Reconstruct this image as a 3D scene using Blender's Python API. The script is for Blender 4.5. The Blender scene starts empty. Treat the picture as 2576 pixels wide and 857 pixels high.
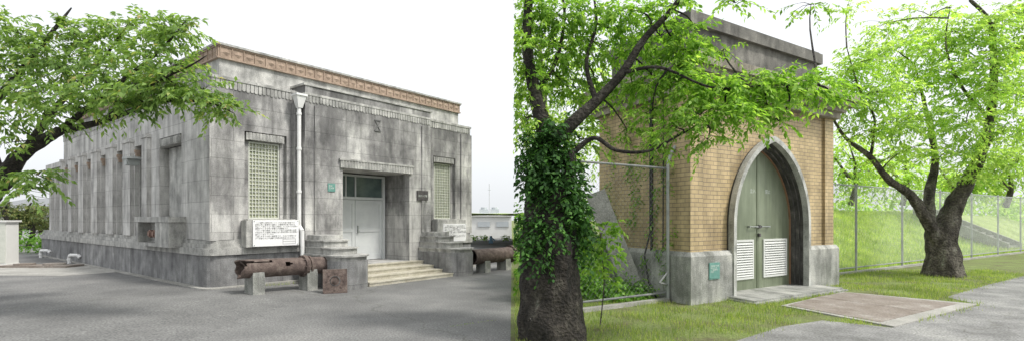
import bpy, math, random, bmesh
import numpy as np
from mathutils import Vector, noise
random.seed(7); rng=np.random.default_rng(11)
scene=bpy.context.scene
COL=scene.collection
ORG={}
# ------------------------------------------------------------------ materials
def _n(nt,t,**k):
    n=nt.nodes.new(t)
    for a,b in k.items(): setattr(n,a,b)
    return n
def ramp(nt,fac,cols):
    r=_n(nt,'ShaderNodeValToRGB'); e=r.color_ramp.elements
    while len(e)<len(cols): e.new(.5)
    for i,(p,c) in enumerate(cols):
        e[i].position=p; e[i].color=(*c,1)
    nt.links.new(fac,r.inputs[0]); return r.outputs[0]
def mul(nt,a,b,f=1.0,mode='MULTIPLY'):
    m=_n(nt,'ShaderNodeMixRGB',blend_type=mode); m.inputs[0].default_value=f
    nt.links.new(a,m.inputs[1]); nt.links.new(b,m.inputs[2]); return m.outputs[0]
def surf(name,cols,scale=3,detail=8,rough=.85,bump=.3,coord='UV',stretch=(1,1,1),fine=40,fcol=(.6,1.15),
         streak=None,joints=None,metal=0,brick=None,bdist=.01,stain=None,cracks=None):
    m=bpy.data.materials.new(name); m.use_nodes=True; nt=m.node_tree
    b=nt.nodes['Principled BSDF']; L=nt.links
    tc=_n(nt,'ShaderNodeTexCoord'); co=tc.outputs[coord]
    mp=_n(nt,'ShaderNodeMapping'); mp.inputs['Scale'].default_value=stretch; L.new(co,mp.inputs[0])
    nz=_n(nt,'ShaderNodeTexNoise'); nz.inputs['Scale'].default_value=scale; nz.inputs['Detail'].default_value=detail
    nz.inputs['Roughness'].default_value=.62
    L.new(mp.outputs[0],nz.inputs['Vector'])
    c=ramp(nt,nz.outputs[0],cols)
    hh=None
    if brick:
        bt=_n(nt,'ShaderNodeTexBrick'); bt.inputs['Scale'].default_value=1
        bt.inputs['Brick Width'].default_value=brick[0]; bt.inputs['Row Height'].default_value=brick[1]
        bt.inputs['Mortar Size'].default_value=brick[2]; bt.inputs['Mortar Smooth'].default_value=.1
        bt.inputs['Bias'].default_value=0
        bt.inputs['Color1'].default_value=(*brick[3],1); bt.inputs['Color2'].default_value=(*brick[4],1); bt.inputs['Mortar'].default_value=(*brick[5],1)
        L.new(co,bt.inputs['Vector']); c=mul(nt,bt.outputs[0],c)
        hh=bt.outputs['Fac']
    if streak:
        m2=_n(nt,'ShaderNodeMapping'); m2.inputs['Scale'].default_value=(streak[0],streak[1],1); L.new(co,m2.inputs[0])
        n2=_n(nt,'ShaderNodeTexNoise'); n2.inputs['Scale'].default_value=1; n2.inputs['Detail'].default_value=7; n2.inputs['Roughness'].default_value=.65
        L.new(m2.outputs[0],n2.inputs['Vector'])
        c=mul(nt,c,ramp(nt,n2.outputs[0],[(.36,(streak[2],)*3),(.56,(1,1,1)),(.8,(streak[3],)*3)]))
    if stain:   # broad soot stains, strongest towards the top of the wall (uv y = height in metres)
        sx=_n(nt,'ShaderNodeSeparateXYZ'); L.new(co,sx.inputs[0])
        mr=_n(nt,'ShaderNodeMapRange'); mr.inputs['From Min'].default_value=stain[0]; mr.inputs['From Max'].default_value=stain[1]; L.new(sx.outputs[1],mr.inputs[0])
        m3=_n(nt,'ShaderNodeMapping'); m3.inputs['Scale'].default_value=(.9,.42,1); m3.inputs['Location'].default_value=(3.1,5.2,0); L.new(co,m3.inputs[0])
        n4=_n(nt,'ShaderNodeTexNoise'); n4.inputs['Scale'].default_value=1; n4.inputs['Detail'].default_value=10; n4.inputs['Roughness'].default_value=.72; L.new(m3.outputs[0],n4.inputs['Vector'])
        ma=_n(nt,'ShaderNodeMath',operation='MULTIPLY_ADD'); ma.inputs[1].default_value=.17; L.new(mr.outputs[0],ma.inputs[0]); L.new(n4.outputs[0],ma.inputs[2])
        c=mul(nt,c,ramp(nt,ma.outputs[0],[(.50,(1,1,1)),(.58,(.66,.66,.67)),(.70,(.34,.34,.35))]))
    if joints:
        bt=_n(nt,'ShaderNodeTexBrick'); bt.inputs['Scale'].default_value=1
        bt.inputs['Brick Width'].default_value=joints[0]; bt.inputs['Row Height'].default_value=joints[1]
        bt.inputs['Mortar Size'].default_value=joints[2]; bt.inputs['Mortar Smooth'].default_value=.3
        bt.inputs['Color1'].default_value=(1,1,1,1); bt.inputs['Color2'].default_value=(.88,.88,.88,1); bt.inputs['Mortar'].default_value=(.58,.58,.58,1)
        L.new(co,bt.inputs['Vector']); c=mul(nt,c,bt.outputs[0])
    if cracks:
        nd=_n(nt,'ShaderNodeTexNoise'); nd.inputs['Scale'].default_value=1.2; nd.inputs['Detail'].default_value=8; L.new(co,nd.inputs['Vector'])
        va=_n(nt,'ShaderNodeVectorMath',operation='MULTIPLY_ADD'); va.inputs[1].default_value=(1.6,1.6,1.6); L.new(nd.outputs['Color'],va.inputs[0]); L.new(co,va.inputs[2])
        vo=_n(nt,'ShaderNodeTexVoronoi',feature='DISTANCE_TO_EDGE'); vo.inputs['Scale'].default_value=cracks; L.new(va.outputs[0],vo.inputs['Vector'])
        c=mul(nt,c,ramp(nt,vo.outputs['Distance'],[(0,(.78,.78,.74)),(.003,(.9,.9,.88)),(.006,(1,1,1))]))
    if fine:
        n3=_n(nt,'ShaderNodeTexNoise'); n3.inputs['Scale'].default_value=fine; n3.inputs['Detail'].default_value=4
        L.new(co,n3.inputs['Vector'])
        c=mul(nt,c,ramp(nt,n3.outputs[0],[(.3,(fcol[0],)*3),(.7,(fcol[1],)*3)]))
        hs=n3.outputs[0]
    else: hs=nz.outputs[0]
    if bump:
        bp=_n(nt,'ShaderNodeBump'); bp.inputs['Strength'].default_value=bump; bp.inputs['Distance'].default_value=bdist
        L.new(hs,bp.inputs['Height']); last=bp
        if hh is not None:
            b2=_n(nt,'ShaderNodeBump',invert=True); b2.inputs['Strength'].default_value=.6; b2.inputs['Distance'].default_value=.006
            L.new(hh,b2.inputs['Height']); L.new(bp.outputs[0],b2.inputs['Normal']); last=b2
        L.new(last.outputs[0],b.inputs['Normal'])
    L.new(c,b.inputs['Base Color']); b.inputs['Roughness'].default_value=rough; b.inputs['Metallic'].default_value=metal
    return m
def leafmat(name,cols,trans=.45):
    m=bpy.data.materials.new(name); m.use_nodes=True; nt=m.node_tree; nt.nodes.clear(); L=nt.links
    g=_n(nt,'ShaderNodeNewGeometry'); c=ramp(nt,g.outputs['Random Per Island'],cols)
    tc=_n(nt,'ShaderNodeTexCoord'); nz=_n(nt,'ShaderNodeTexNoise'); nz.inputs['Scale'].default_value=1.1; nz.inputs['Detail'].default_value=3
    L.new(tc.outputs['Object'],nz.inputs['Vector'])
    c=mul(nt,c,ramp(nt,nz.outputs[0],[(.35,(.74,.76,.72)),(.65,(1.2,1.15,1.0))]))
    d=_n(nt,'ShaderNodeBsdfPrincipled'); d.inputs['Roughness'].default_value=.6; L.new(c,d.inputs['Base Color'])
    d.inputs['Specular IOR Level'].default_value=.3
    t=_n(nt,'ShaderNodeBsdfTranslucent')
    mm=_n(nt,'ShaderNodeMixRGB',blend_type='MULTIPLY'); mm.inputs[0].default_value=1; mm.inputs[2].default_value=(1.5,1.55,.75,1)
    L.new(c,mm.inputs[1]); L.new(mm.outputs[0],t.inputs[0])
    x=_n(nt,'ShaderNodeMixShader'); x.inputs[0].default_value=trans; L.new(d.outputs[0],x.inputs[1]); L.new(t.outputs[0],x.inputs[2])
    o=_n(nt,'ShaderNodeOutputMaterial'); L.new(x.outputs[0],o.inputs[0]); return m

M={}
M['conc']=surf('weathered_concrete',[(.33,(.34,.335,.325)),(.43,(.51,.50,.485)),(.56,(.64,.63,.605)),(.68,(.80,.79,.75))],scale=1.0,streak=(3.2,.5,.55,1.08),joints=(.95,.43,.008),fine=55,fcol=(.75,1.15),bump=.5,stain=(1.0,5.0))
M['conc_side']=surf('weathered_side_concrete',[(.33,(.40,.39,.38)),(.45,(.56,.55,.53)),(.68,(.76,.75,.72))],scale=1.3,streak=(3,.5,.55,1.08),joints=(1.3,.5,.007),fine=55,fcol=(.78,1.12),bump=.5)
M['conc_dark']=surf('dark_wet_concrete',[(.35,(.19,.19,.195)),(.55,(.33,.33,.33)),(.72,(.52,.52,.51))],scale=1.6,streak=(4,.8,.55,1.1),joints=(1.1,2.0,.008),fine=60,bump=.5)
M['conc_trim']=surf('trim_concrete',[(.35,(.34,.34,.325)),(.55,(.53,.525,.50)),(.7,(.70,.69,.65))],scale=2.5,streak=(5,1.2,.58,1.1),fine=60,bump=.5)
M['conc_step']=surf('worn_step_concrete',[(.35,(.40,.37,.29)),(.6,(.58,.55,.46)),(.75,(.68,.66,.58))],scale=4,fine=50)
M['terra']=surf('terracotta',[(.35,(.28,.21,.16)),(.6,(.43,.325,.25)),(.75,(.52,.42,.34))],scale=6,fine=60,bump=.4)
M['white']=surf('white_paint',[(.3,(.72,.72,.71)),(.7,(.82,.82,.81))],scale=6,fine=0,rough=.45,bump=.05)
M['winframe']=surf('weathered_window_frame',[(.3,(.50,.52,.46)),(.7,(.62,.63,.57))],scale=6,fine=0,rough=.5,bump=.05)
M['whitesign']=surf('white_sign_board',[(.3,(.80,.80,.81)),(.7,(.85,.85,.85))],scale=3,fine=0,rough=.5,bump=0)
M['greydoor']=surf('grey_door_paint',[(.3,(.53,.55,.56)),(.7,(.63,.65,.65))],scale=3,fine=0,rough=.45,bump=.05)
M['glassblk']=surf('glass_block',[(.35,(.28,.31,.20)),(.5,(.42,.44,.31)),(.7,(.56,.56,.42))],scale=5,detail=3,fine=0,rough=.18,bump=.3)
M['glassdark']=surf('dark_window_glass',[(.3,(.07,.10,.10)),(.7,(.16,.21,.20))],scale=2,fine=0,rough=.08,bump=0)
M['winfar']=surf('pale_far_window',[(.3,(.45,.48,.5)),(.7,(.52,.56,.58))],scale=2,fine=0,rough=.3,bump=0)
M['metalpipe']=surf('rusty_cast_iron',[(.3,(.06,.044,.039)),(.5,(.125,.092,.08)),(.7,(.21,.17,.145))],scale=7,coord='Object',fine=50,bump=.7,rough=.9)
M['rust']=surf('rust_plate',[(.3,(.19,.155,.125)),(.55,(.28,.245,.215)),(.7,(.38,.355,.32))],scale=2.2,coord='Object',fine=30,bump=.3,rough=.9)
M['bronze']=surf('dark_bronze',[(.3,(.05,.048,.05)),(.7,(.11,.10,.10))],scale=8,fine=0,rough=.4,bump=0)
M['emblem']=surf('weathered_emblem_metal',[(.3,(.11,.11,.11)),(.7,(.19,.19,.185))],scale=8,fine=0,rough=.7,bump=0)
M['green']=surf('green_plaque',[(.3,(.09,.23,.20)),(.7,(.16,.33,.29))],scale=8,fine=0,rough=.5,bump=0)
M['ink']=surf('black_lettering',[(.3,(.02,.02,.02)),(.7,(.04,.04,.04))],fine=0,bump=0)
M['lightink']=surf('pale_lettering',[(.3,(.6,.65,.6)),(.7,(.65,.7,.65))],fine=0,bump=0)
M['asph']=surf('worn_asphalt',[(.30,(.115,.115,.113)),(.45,(.155,.155,.152)),(.56,(.19,.19,.185)),(.72,(.245,.24,.23))],scale=.5,detail=14,coord='Object',fine=34,fcol=(.5,1.35),bump=.7,rough=.95,cracks=.11)
M['asph2']=surf('grey_path_asphalt',[(.32,(.13,.13,.125)),(.5,(.23,.23,.225)),(.7,(.36,.36,.34))],scale=.9,detail=12,coord='Object',fine=34,fcol=(.5,1.35),bump=.7,rough=.95,cracks=.18)
M['slab']=surf('pale_concrete_slab',[(.3,(.28,.275,.25)),(.6,(.43,.42,.39)),(.75,(.52,.51,.48))],scale=1.5,coord='Object',fine=40)
M['oldslab']=surf('old_weathered_slab',[(.3,(.20,.20,.18)),(.55,(.34,.335,.31)),(.75,(.46,.45,.42))],scale=3,coord='Object',fine=40,bump=.5)
M['earth']=surf('grassy_earth',[(.30,(.13,.115,.06)),(.5,(.17,.21,.065)),(.7,(.22,.29,.08))],scale=1.6,detail=9,coord='Object',fine=30,bump=.8,rough=1,bdist=.05)
M['bank']=surf('sunny_grass_bank',[(.32,(.21,.29,.07)),(.5,(.34,.45,.13)),(.7,(.48,.56,.21))],scale=.9,detail=9,coord='Object',fine=12,bump=1,rough=1,bdist=.08)
M['brick']=surf('ochre_glazed_brick',[(.3,(.72,.71,.69)),(.5,(.95,.95,.93)),(.7,(1.1,1.1,1.07))],scale=1.2,fine=0,rough=.5,bump=.15,streak=(2.5,.5,.65,1.05),
   brick=(.235,.088,.0062,(.57,.44,.25),(.47,.36,.20),(.21,.17,.12)))
M['plinth']=surf('lichened_plinth_concrete',[(.33,(.20,.21,.185)),(.5,(.37,.375,.35)),(.7,(.54,.54,.49))],scale=1.8,streak=(4,.7,.55,1.1),fine=45,bump=.6)
M['darkconc']=surf('blackened_roof_concrete',[(.33,(.095,.092,.082)),(.52,(.18,.175,.155)),(.7,(.33,.315,.28))],scale=1.4,streak=(4,.6,.6,1.15),fine=45,bump=.6)
M['ledge2']=surf('tan_stained_cornice',[(.33,(.20,.18,.14)),(.52,(.36,.33,.26)),(.7,(.5,.46,.37))],scale=1.6,streak=(4,.8,.55,1.1),fine=45,bump=.5)
M['archst']=surf('arch_surround_stone',[(.34,(.30,.31,.285)),(.5,(.54,.55,.51)),(.7,(.66,.66,.62))],scale=2.6,streak=(3,1,.65,1.1),fine=50,bump=.5)
M['archdark']=surf('dark_arch_reveal',[(.36,(.035,.035,.03)),(.55,(.11,.107,.097)),(.72,(.30,.28,.24))],scale=2.2,streak=(3,1,.6,1.1),fine=50,bump=.5)  # reveal steps, darker than the arch face
M['steel']=surf('brushed_steel_door',[(.3,(.19,.22,.15)),(.5,(.26,.30,.205)),(.7,(.37,.41,.30))],scale=1.1,stretch=(1,.35,1),fine=0,rough=.38,bump=.05,metal=.5,streak=(6,.3,.78,1.1))  # green of the reflected surroundings put into the steel colour
M['louvre']=surf('pale_aluminium',[(.3,(.56,.58,.55)),(.7,(.66,.67,.64))],scale=2,fine=0,rough=.5,bump=.02,metal=.0)
M['galv']=surf('galvanised_steel',[(.3,(.28,.30,.29)),(.7,(.42,.44,.43))],scale=5,coord='Object',fine=0,rough=.5,bump=.05,metal=.2)
M['galvold']=surf('dull_galvanised_steel',[(.3,(.13,.14,.135)),(.7,(.26,.27,.265))],scale=5,coord='Object',fine=0,rough=.7,bump=.05)
M['wood']=surf('orange_wood_strip',[(.3,(.20,.11,.06)),(.7,(.32,.19,.11))],scale=5,fine=0)
M['bark']=surf('dark_cherry_bark',[(.36,(.014,.012,.010)),(.54,(.042,.036,.029)),(.66,(.085,.078,.062)),(.76,(.22,.24,.19))],scale=5,coord='Object',stretch=(1,1,.4),fine=22,fcol=(.35,1.4),bump=1,bdist=.09,rough=.95)
M['bark2']=surf('grey_lichen_bark',[(.34,(.04,.035,.028)),(.5,(.10,.088,.07)),(.62,(.19,.175,.14)),(.74,(.34,.36,.29))],scale=5,coord='Object',stretch=(1,1,.4),fine=20,fcol=(.4,1.35),bump=1,bdist=.09,rough=.95)
M['leafA']=leafmat('cherry_leaf_mid_green',[(0,(.13,.22,.07)),(.5,(.21,.34,.105)),(.96,(.33,.47,.18)),(1,(.5,.4,.2))],.46)
M['leafB']=leafmat('cherry_leaf_bright_green',[(0,(.12,.25,.04)),(.5,(.23,.42,.075)),(1,(.40,.58,.16))],.55)  # greens raised to hold backlight in the leaf colour, as in leafC
M['leafC']=leafmat('backlit_leaf',[(0,(.25,.40,.10)),(.5,(.39,.57,.17)),(1,(.55,.70,.30))],.6)
M['ivy']=leafmat('ivy_leaf_dark',[(0,(.02,.06,.015)),(.6,(.045,.13,.03)),(1,(.10,.24,.05))],.25)
M['shrub']=leafmat('undergrowth_leaf',[(0,(.08,.2,.03)),(.5,(.17,.36,.06)),(1,(.30,.50,.13))],.5)
M['pine']=leafmat('pine_needles',[(0,(.07,.12,.04)),(.6,(.15,.20,.07)),(1,(.24,.22,.09))],.2)
M['blade']=leafmat('grass_blade',[(0,(.14,.23,.045)),(.5,(.26,.37,.09)),(1,(.48,.52,.22))],.45)
M['blade2']=leafmat('bank_grass_blade',[(0,(.25,.38,.09)),(.5,(.43,.57,.17)),(1,(.62,.68,.33))],.45)
M['tile']=surf('grey_roof_tile',[(.3,(.17,.18,.19)),(.7,(.26,.27,.28))],scale=4,fine=0)
M['cream']=surf('cream_wall',[(.3,(.66,.66,.63)),(.7,(.76,.76,.74))],scale=1,fine=0)
M['blue']=surf('blue_paint',[(.3,(.25,.42,.6)),(.7,(.32,.5,.68))],fine=0)
M['red']=surf('faded_red_rubber',[(.3,(.20,.12,.10)),(.7,(.30,.19,.15))],fine=0)
M['black']=surf('black_cable',[(.3,(.015,.015,.015)),(.7,(.03,.03,.03))],fine=0,rough=.5)

# ------------------------------------------------------------------ object helpers
def tag(o,label,category,kind=None,group=None):
    if label: o["label"]=label
    if category: o["category"]=category
    if kind: o["kind"]=kind
    if group: o["group"]=group
def thing(name,label,category,loc,group=None):
    e=bpy.data.objects.new(name,None); e.location=loc; e.empty_display_size=.2
    COL.objects.link(e); ORG[e.name]=Vector(loc); tag(e,label,category,None,group); return e
def mk(name,verts,faces,mat,parent=None,uvs=None,smooth=False,label=None,category=None,kind=None,group=None,loc=None,normals=True):
    base=ORG[parent.name] if parent is not None else Vector(loc if loc is not None else (0,0,0))
    me=bpy.data.meshes.new(name)
    me.from_pydata([tuple(Vector(v)-base) for v in verts],[],faces)
    if uvs is not None:
        l=me.uv_layers.new(name='UVMap'); l.data.foreach_set('uv',np.array(uvs,dtype=np.float32).ravel())
    me.materials.append(mat)
    if smooth: me.polygons.foreach_set('use_smooth',[True]*len(me.polygons))
    if normals:
        bm=bmesh.new(); bm.from_mesh(me); bmesh.ops.recalc_face_normals(bm,faces=bm.faces[:]); bm.to_mesh(me); bm.free()
    me.update()
    o=bpy.data.objects.new(name,me)
    if parent is None: o.location=base
    COL.objects.link(o)
    if parent is not None: o.parent=parent
    ORG[o.name]=base; tag(o,label,category,kind,group)
    return o
class Frame:
    def __init__(s,o,ax,ay): s.o=Vector((o[0],o[1],0)); s.ax=Vector((*ax,0)); s.ay=Vector((*ay,0))
    def __call__(s,p): return s.o+s.ax*p[0]+s.ay*p[1]+Vector((0,0,p[2]))
ID=Frame((0,0),(1,0),(0,1))
class MB:
    def __init__(s,F=ID): s.F=F; s.v=[]; s.f=[]
    def add(s,pts,faces):
        b=len(s.v); s.v+= [Vector(p) for p in pts]; s.f+=[tuple(b+i for i in f) for f in faces]
    def quad(s,*p): s.add(p,[tuple(range(len(p)))])
    def box(s,x0,x1,y0,y1,z0,z1):
        s.add([(x0,y0,z0),(x1,y0,z0),(x1,y1,z0),(x0,y1,z0),(x0,y0,z1),(x1,y0,z1),(x1,y1,z1),(x0,y1,z1)],
          [(0,3,2,1),(4,5,6,7),(0,1,5,4),(1,2,6,5),(2,3,7,6),(3,0,4,7)])
    def ext(s,poly,z0,z1):
        n=len(poly); s.add([(x,y,z0) for x,y in poly]+[(x,y,z1) for x,y in poly],
          [tuple(range(n))[::-1],tuple(range(n,2*n))]+[(i,(i+1)%n,n+(i+1)%n,n+i) for i in range(n)])
    def extY(s,poly,y0,y1):
        n=len(poly); s.add([(x,y0,z) for x,z in poly]+[(x,y1,z) for x,z in poly],
          [tuple(range(n))[::-1],tuple(range(n,2*n))]+[(i,(i+1)%n,n+(i+1)%n,n+i) for i in range(n)])
    def cyl(s,p0,p1,r,n=12,r1=None,caps=True):
        p0=Vector(p0);p1=Vector(p1);d=(p1-p0).normalized(); a=d.orthogonal().normalized(); b=d.cross(a)
        r1=r if r1 is None else r1
        pts=[p0+(a*math.cos(t)+b*math.sin(t))*r for t in [2*math.pi*i/n for i in range(n)]]+[p1+(a*math.cos(t)+b*math.sin(t))*r1 for t in [2*math.pi*i/n for i in range(n)]]
        f=[(i,(i+1)%n,n+(i+1)%n,n+i) for i in range(n)]
        if caps: f+=[tuple(range(n))[::-1],tuple(range(n,2*n))]
        s.add(pts,f)
    def pipe(s,pts,r,n=10):
        for a,b in zip(pts[:-1],pts[1:]): s.cyl(a,b,r,n)
    def panelY(s,x0,x1,z0,z1,y,holes,depth,back=True):
        xs=sorted({x0,x1,*[h[0] for h in holes],*[h[1] for h in holes]}); zs=sorted({z0,z1,*[h[2] for h in holes],*[h[3] for h in holes]})
        for a,b in zip(xs[:-1],xs[1:]):
            for c,d in zip(zs[:-1],zs[1:]):
                if any(h[0]<=a and b<=h[1] and h[2]<=c and d<=h[3] for h in holes): continue
                s.quad((a,y,c),(b,y,c),(b,y,d),(a,y,d))
        for h in holes:
            a,b,c,d=h[:4]
            if len(h)>4: continue
            q=y-depth
            s.quad((a,y,c),(a,q,c),(a,q,d),(a,y,d)); s.quad((b,y,c),(b,q,c),(b,q,d),(b,y,d))
            s.quad((a,y,c),(b,y,c),(b,q,c),(a,q,c)); s.quad((a,y,d),(b,y,d),(b,q,d),(a,q,d))
            if back: s.quad((a,q,c),(b,q,c),(b,q,d),(a,q,d))
    def panelX(s,y0,y1,z0,z1,x,holes,depth):
        ys=sorted({y0,y1,*[h[0] for h in holes],*[h[1] for h in holes]}); zs=sorted({z0,z1,*[h[2] for h in holes],*[h[3] for h in holes]})
        for a,b in zip(ys[:-1],ys[1:]):
            for c,d in zip(zs[:-1],zs[1:]):
                if any(h[0]<=a and b<=h[1] and h[2]<=c and d<=h[3] for h in holes): continue
                s.quad((x,a,c),(x,b,c),(x,b,d),(x,a,d))
        for a,b,c,d in holes:
            q=x+depth
            s.quad((x,a,c),(q,a,c),(q,a,d),(x,a,d)); s.quad((x,b,c),(q,b,c),(q,b,d),(x,b,d))
            s.quad((x,a,c),(x,b,c),(q,b,c),(q,a,c)); s.quad((x,a,d),(x,b,d),(q,b,d),(q,a,d)); s.quad((q,a,c),(q,b,c),(q,b,d),(q,a,d))
    def make(s,name,mat,parent=None,**k):
        uv=[]
        for f in s.f:
            p=[s.v[i] for i in f]; n=Vector((0,0,0))
            for i in range(len(p)): n+=p[i].cross(p[(i+1)%len(p)])
            ax=[abs(n.x),abs(n.y),abs(n.z)]; m=ax.index(max(ax))
            for q in p:
                uv.append((q.x,q.y) if m==2 else ((q.x,q.z) if m==1 else (q.y+.37,q.z)))
        return mk(name,[s.F(v) for v in s.v],s.f,mat,parent,uvs=uv,**k)
def text(body,size,F,x,y,z,mat,parent,name='lettering',align='LEFT',sp=1.0):
    cu=bpy.data.curves.new('t','FONT'); cu.body=body; cu.size=size; cu.align_x=align; cu.space_line=sp; cu.resolution_u=1
    o=bpy.data.objects.new('t',cu); COL.objects.link(o); bpy.context.view_layer.update()
    me=bpy.data.meshes.new_from_object(o.evaluated_get(bpy.context.evaluated_depsgraph_get()))
    vs=[F((x+v.co.x,y,z+v.co.y)) for v in me.vertices]; fs=[tuple(p.vertices) for p in me.polygons]
    bpy.data.objects.remove(o); bpy.data.curves.remove(cu)
    if vs: return mk(name,vs,fs,mat,parent,normals=False)

CAMZ=1.6; G=-.12
def sv(u,v,Y): return Vector(((u-1288)/1275*Y,Y,CAMZ+(550-v)/1275*Y))   # image pixel u, v + depth -> world point
def gz(x): 
    return 0 if x<-6.5 else (G if x>-4.3 else G*(x+6.5)/2.2)

# ------------------------------------------------------------------ LEFT: concrete building
FA=Frame((-6.93,11.66),(.6205,.784),(.787,-.6166))
W=8.7
LB=thing('pump_station_building','weathered grey concrete art deco pump station with terracotta frieze','building',FA((4.35,-6,0)))
w=MB(FA)
fh=[(.75,1.8,1.57,3.72),(6.9,7.95,1.57,3.72)]
w.panelY(0,W,.9,4.9,0,fh+[(2.3,6.3,.9,4.6,1)],.28)
w.box(-.04,.5,-.003,.045,1.1,4.62)
w.box(8.2,8.74,-.003,.045,1.1,4.62)
w.panelY(2.11,6.45,-.25,5.05,.35,[(3.21,5.57,.31,3.0)],1.28,back=True)
for x in (2.11,6.45): w.quad((x,-.0,-.25),(x,.35,-.25),(x,.35,5.05),(x,-.0,5.05))
w.quad((2.11,-.3,5.05),(6.45,-.3,5.05),(6.45,.35,5.05),(2.11,.35,5.05))
for x in (2.11,6.45): w.quad((x,-.3,4.9),(x,0,4.9),(x,0,5.05),(x,-.3,5.05))
w.box(2.36,2.50,.345,.39,1.15,4.55); w.box(6.06,6.20,.345,.39,1.15,4.55)
w.box(1.93,2.12,-.01,.17,.9,4.6); w.box(6.44,6.63,-.01,.17,.9,4.6)
for a,b,c,d in fh:
    w.box(a+.001,a+.14,-.26,-.12,c,d-.02); w.box(b-.12,b-.001,-.26,-.12,c,d-.02)
w.make('wall',M['conc'],LB)
w=MB(FA)
bays=[4.9,6.6,8.35,10.1,11.8,13.3]
sh=[(-3.3,-1.75,1.5,3.75)]+[(-b-.42,-b+.42,1.12,3.72) for b in bays]
w.panelX(-14,0,.9,4.9,0,sh,.38)
w.quad((W,0,.9),(W,-14,.9),(W,-14,4.9),(W,0,4.9)); w.quad((0,-14,.9),(W,-14,.9),(W,-14,4.9),(0,-14,4.9))
w.quad((0,0,4.9),(W,0,4.9),(W,-14,4.9),(0,-14,4.9))
w.box(-.045,.003,-1.25,.04,1.1,4.62)
w.make('side_wall',M['conc_side'],LB)
lw=MB(FA); lw.box(.12,4.5,-17.3,-14.0,-.3,3.75); lw.box(.02,4.6,-17.4,-13.99,3.75,3.95)
for s in (14.7,15.6,16.5): lw.box(.02,.13,-s-.14,-s+.14,1.1,3.6)
lw.make('rear_wing',M['conc_side'],LB)
def course(mb,e,r,z0,z1):
    L=[(2.2,-3)]+[(2.2,e)]+[(-e+r+ -r*math.sin(math.radians(15*i)) ,e-r+r*math.cos(math.radians(15*i))) for i in range(7)]+[(-e,-17.4-e),(2.2,-17.4-e)]
    mb.ext(L,z0,z1)
    R=[(6.36,-3),(6.36,e)]+[(W+e-r+r*math.sin(math.radians(15*i)),e-r+r*math.cos(math.radians(15*i))) for i in range(7)]+[(W+e,-13.9),(6.36,-13.9)]
    mb.ext(R,z0,z1)
p=MB(FA); course(p,.10,.28,-.3,.76); p.make('plinth',M['conc_dark'],LB)
p=MB(FA); course(p,.15,.3,.762,.92); course(p,.09,.25,.921,1.02); course(p,.045,.2,1.021,1.12)
p.make('ledge',M['conc_trim'],LB)
p=MB(FA); course(p,.24,.35,-.3,.03); p.make('footing',M['slab'],LB)
a=MB(FA); a.box(.3,8.4,-13.6,-.3,4.88,5.435); a.make('attic_wall',M['conc_trim'],LB)
a=MB(FA); a.box(.21,8.49,-13.7,-.21,5.735,5.785); a.make('roof_coping',M['conc_trim'],LB)
t=MB(FA); t.box(.26,8.44,-13.6,-.26,5.436,5.734); t.box(.235,8.465,-13.62,-.235,5.42,5.455); t.box(.235,8.465,-13.62,-.235,5.70,5.733)
pitch=.27
for i in range(30):
    x=.30+pitch*(i+.5); y=-.26
    t.box(x-.135,x-.115,y-.01,y+.022,5.455,5.70)
    t.add([(x-.08,y,5.578),(x+.015,y,5.49),(x+.11,y,5.578),(x+.015,y,5.67),(x+.015,y+.03,5.578)],[(0,1,4),(1,2,4),(2,3,4),(3,0,4)])
for i in range(48):
    y=-.30-pitch*(i+.5); x=.26
    t.box(x-.022,x+.01,y+.115,y+.135,5.455,5.70)
    t.add([(x,y-.11,5.578),(x,y-.015,5.49),(x,y+.08,5.578),(x,y-.015,5.67),(x-.03,y-.015,5.578)],[(0,1,4),(1,2,4),(2,3,4),(3,0,4)])
t.make('terracotta_frieze',M['terra'],LB,label='ornamental terracotta frieze with diamond motifs')
c=MB(FA)
def ribsY(c,x0,x1,y,z0,z1,pt=.095,wd=.080,d=.018):
    n=int((x1-x0)/pt)
    for i in range(n):
        x=x0+(x1-x0)*(i+.5)/n; hw=wd/2; zz=z0+random.uniform(-.012,.02); pr=[(x-hw,zz+.03),(x-hw*.5,zz),(x+hw*.5,zz),(x+hw,zz+.03),(x+hw,z1),(x-hw,z1)]
        c.extY(pr,y-.003,y+d)
def ribsX(c,y0,y1,x,z0,z1,pt=.095,wd=.080,d=.018):
    n=int((y1-y0)/pt)
    for i in range(n):
        y=y0+(y1-y0)*(i+.5)/n; c.box(x-d,x+.003,y-wd/2,y+wd/2,z0+random.uniform(-.012,.02),z1)
ribsY(c,0,2.05,0.0,4.66,4.86); ribsY(c,6.55,8.7,0.0,4.66,4.86); ribsY(c,2.11,6.45,.35,4.62,4.80); ribsX(c,-14,0,0,4.66,4.86)
c.box(-.035,2.11,-.2,.035,4.86,4.93); c.box(6.45,W+.035,-.2,.035,4.86,4.93); c.box(-.035,.2,-14,-.2,4.86,4.929)
c.box(2.09,6.47,.1,.38,4.80,4.86); c.box(2.06,6.50,-.3,.38,5.05,5.10)
c.make('ribbed_cornice',M['conc_trim'],LB)
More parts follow.
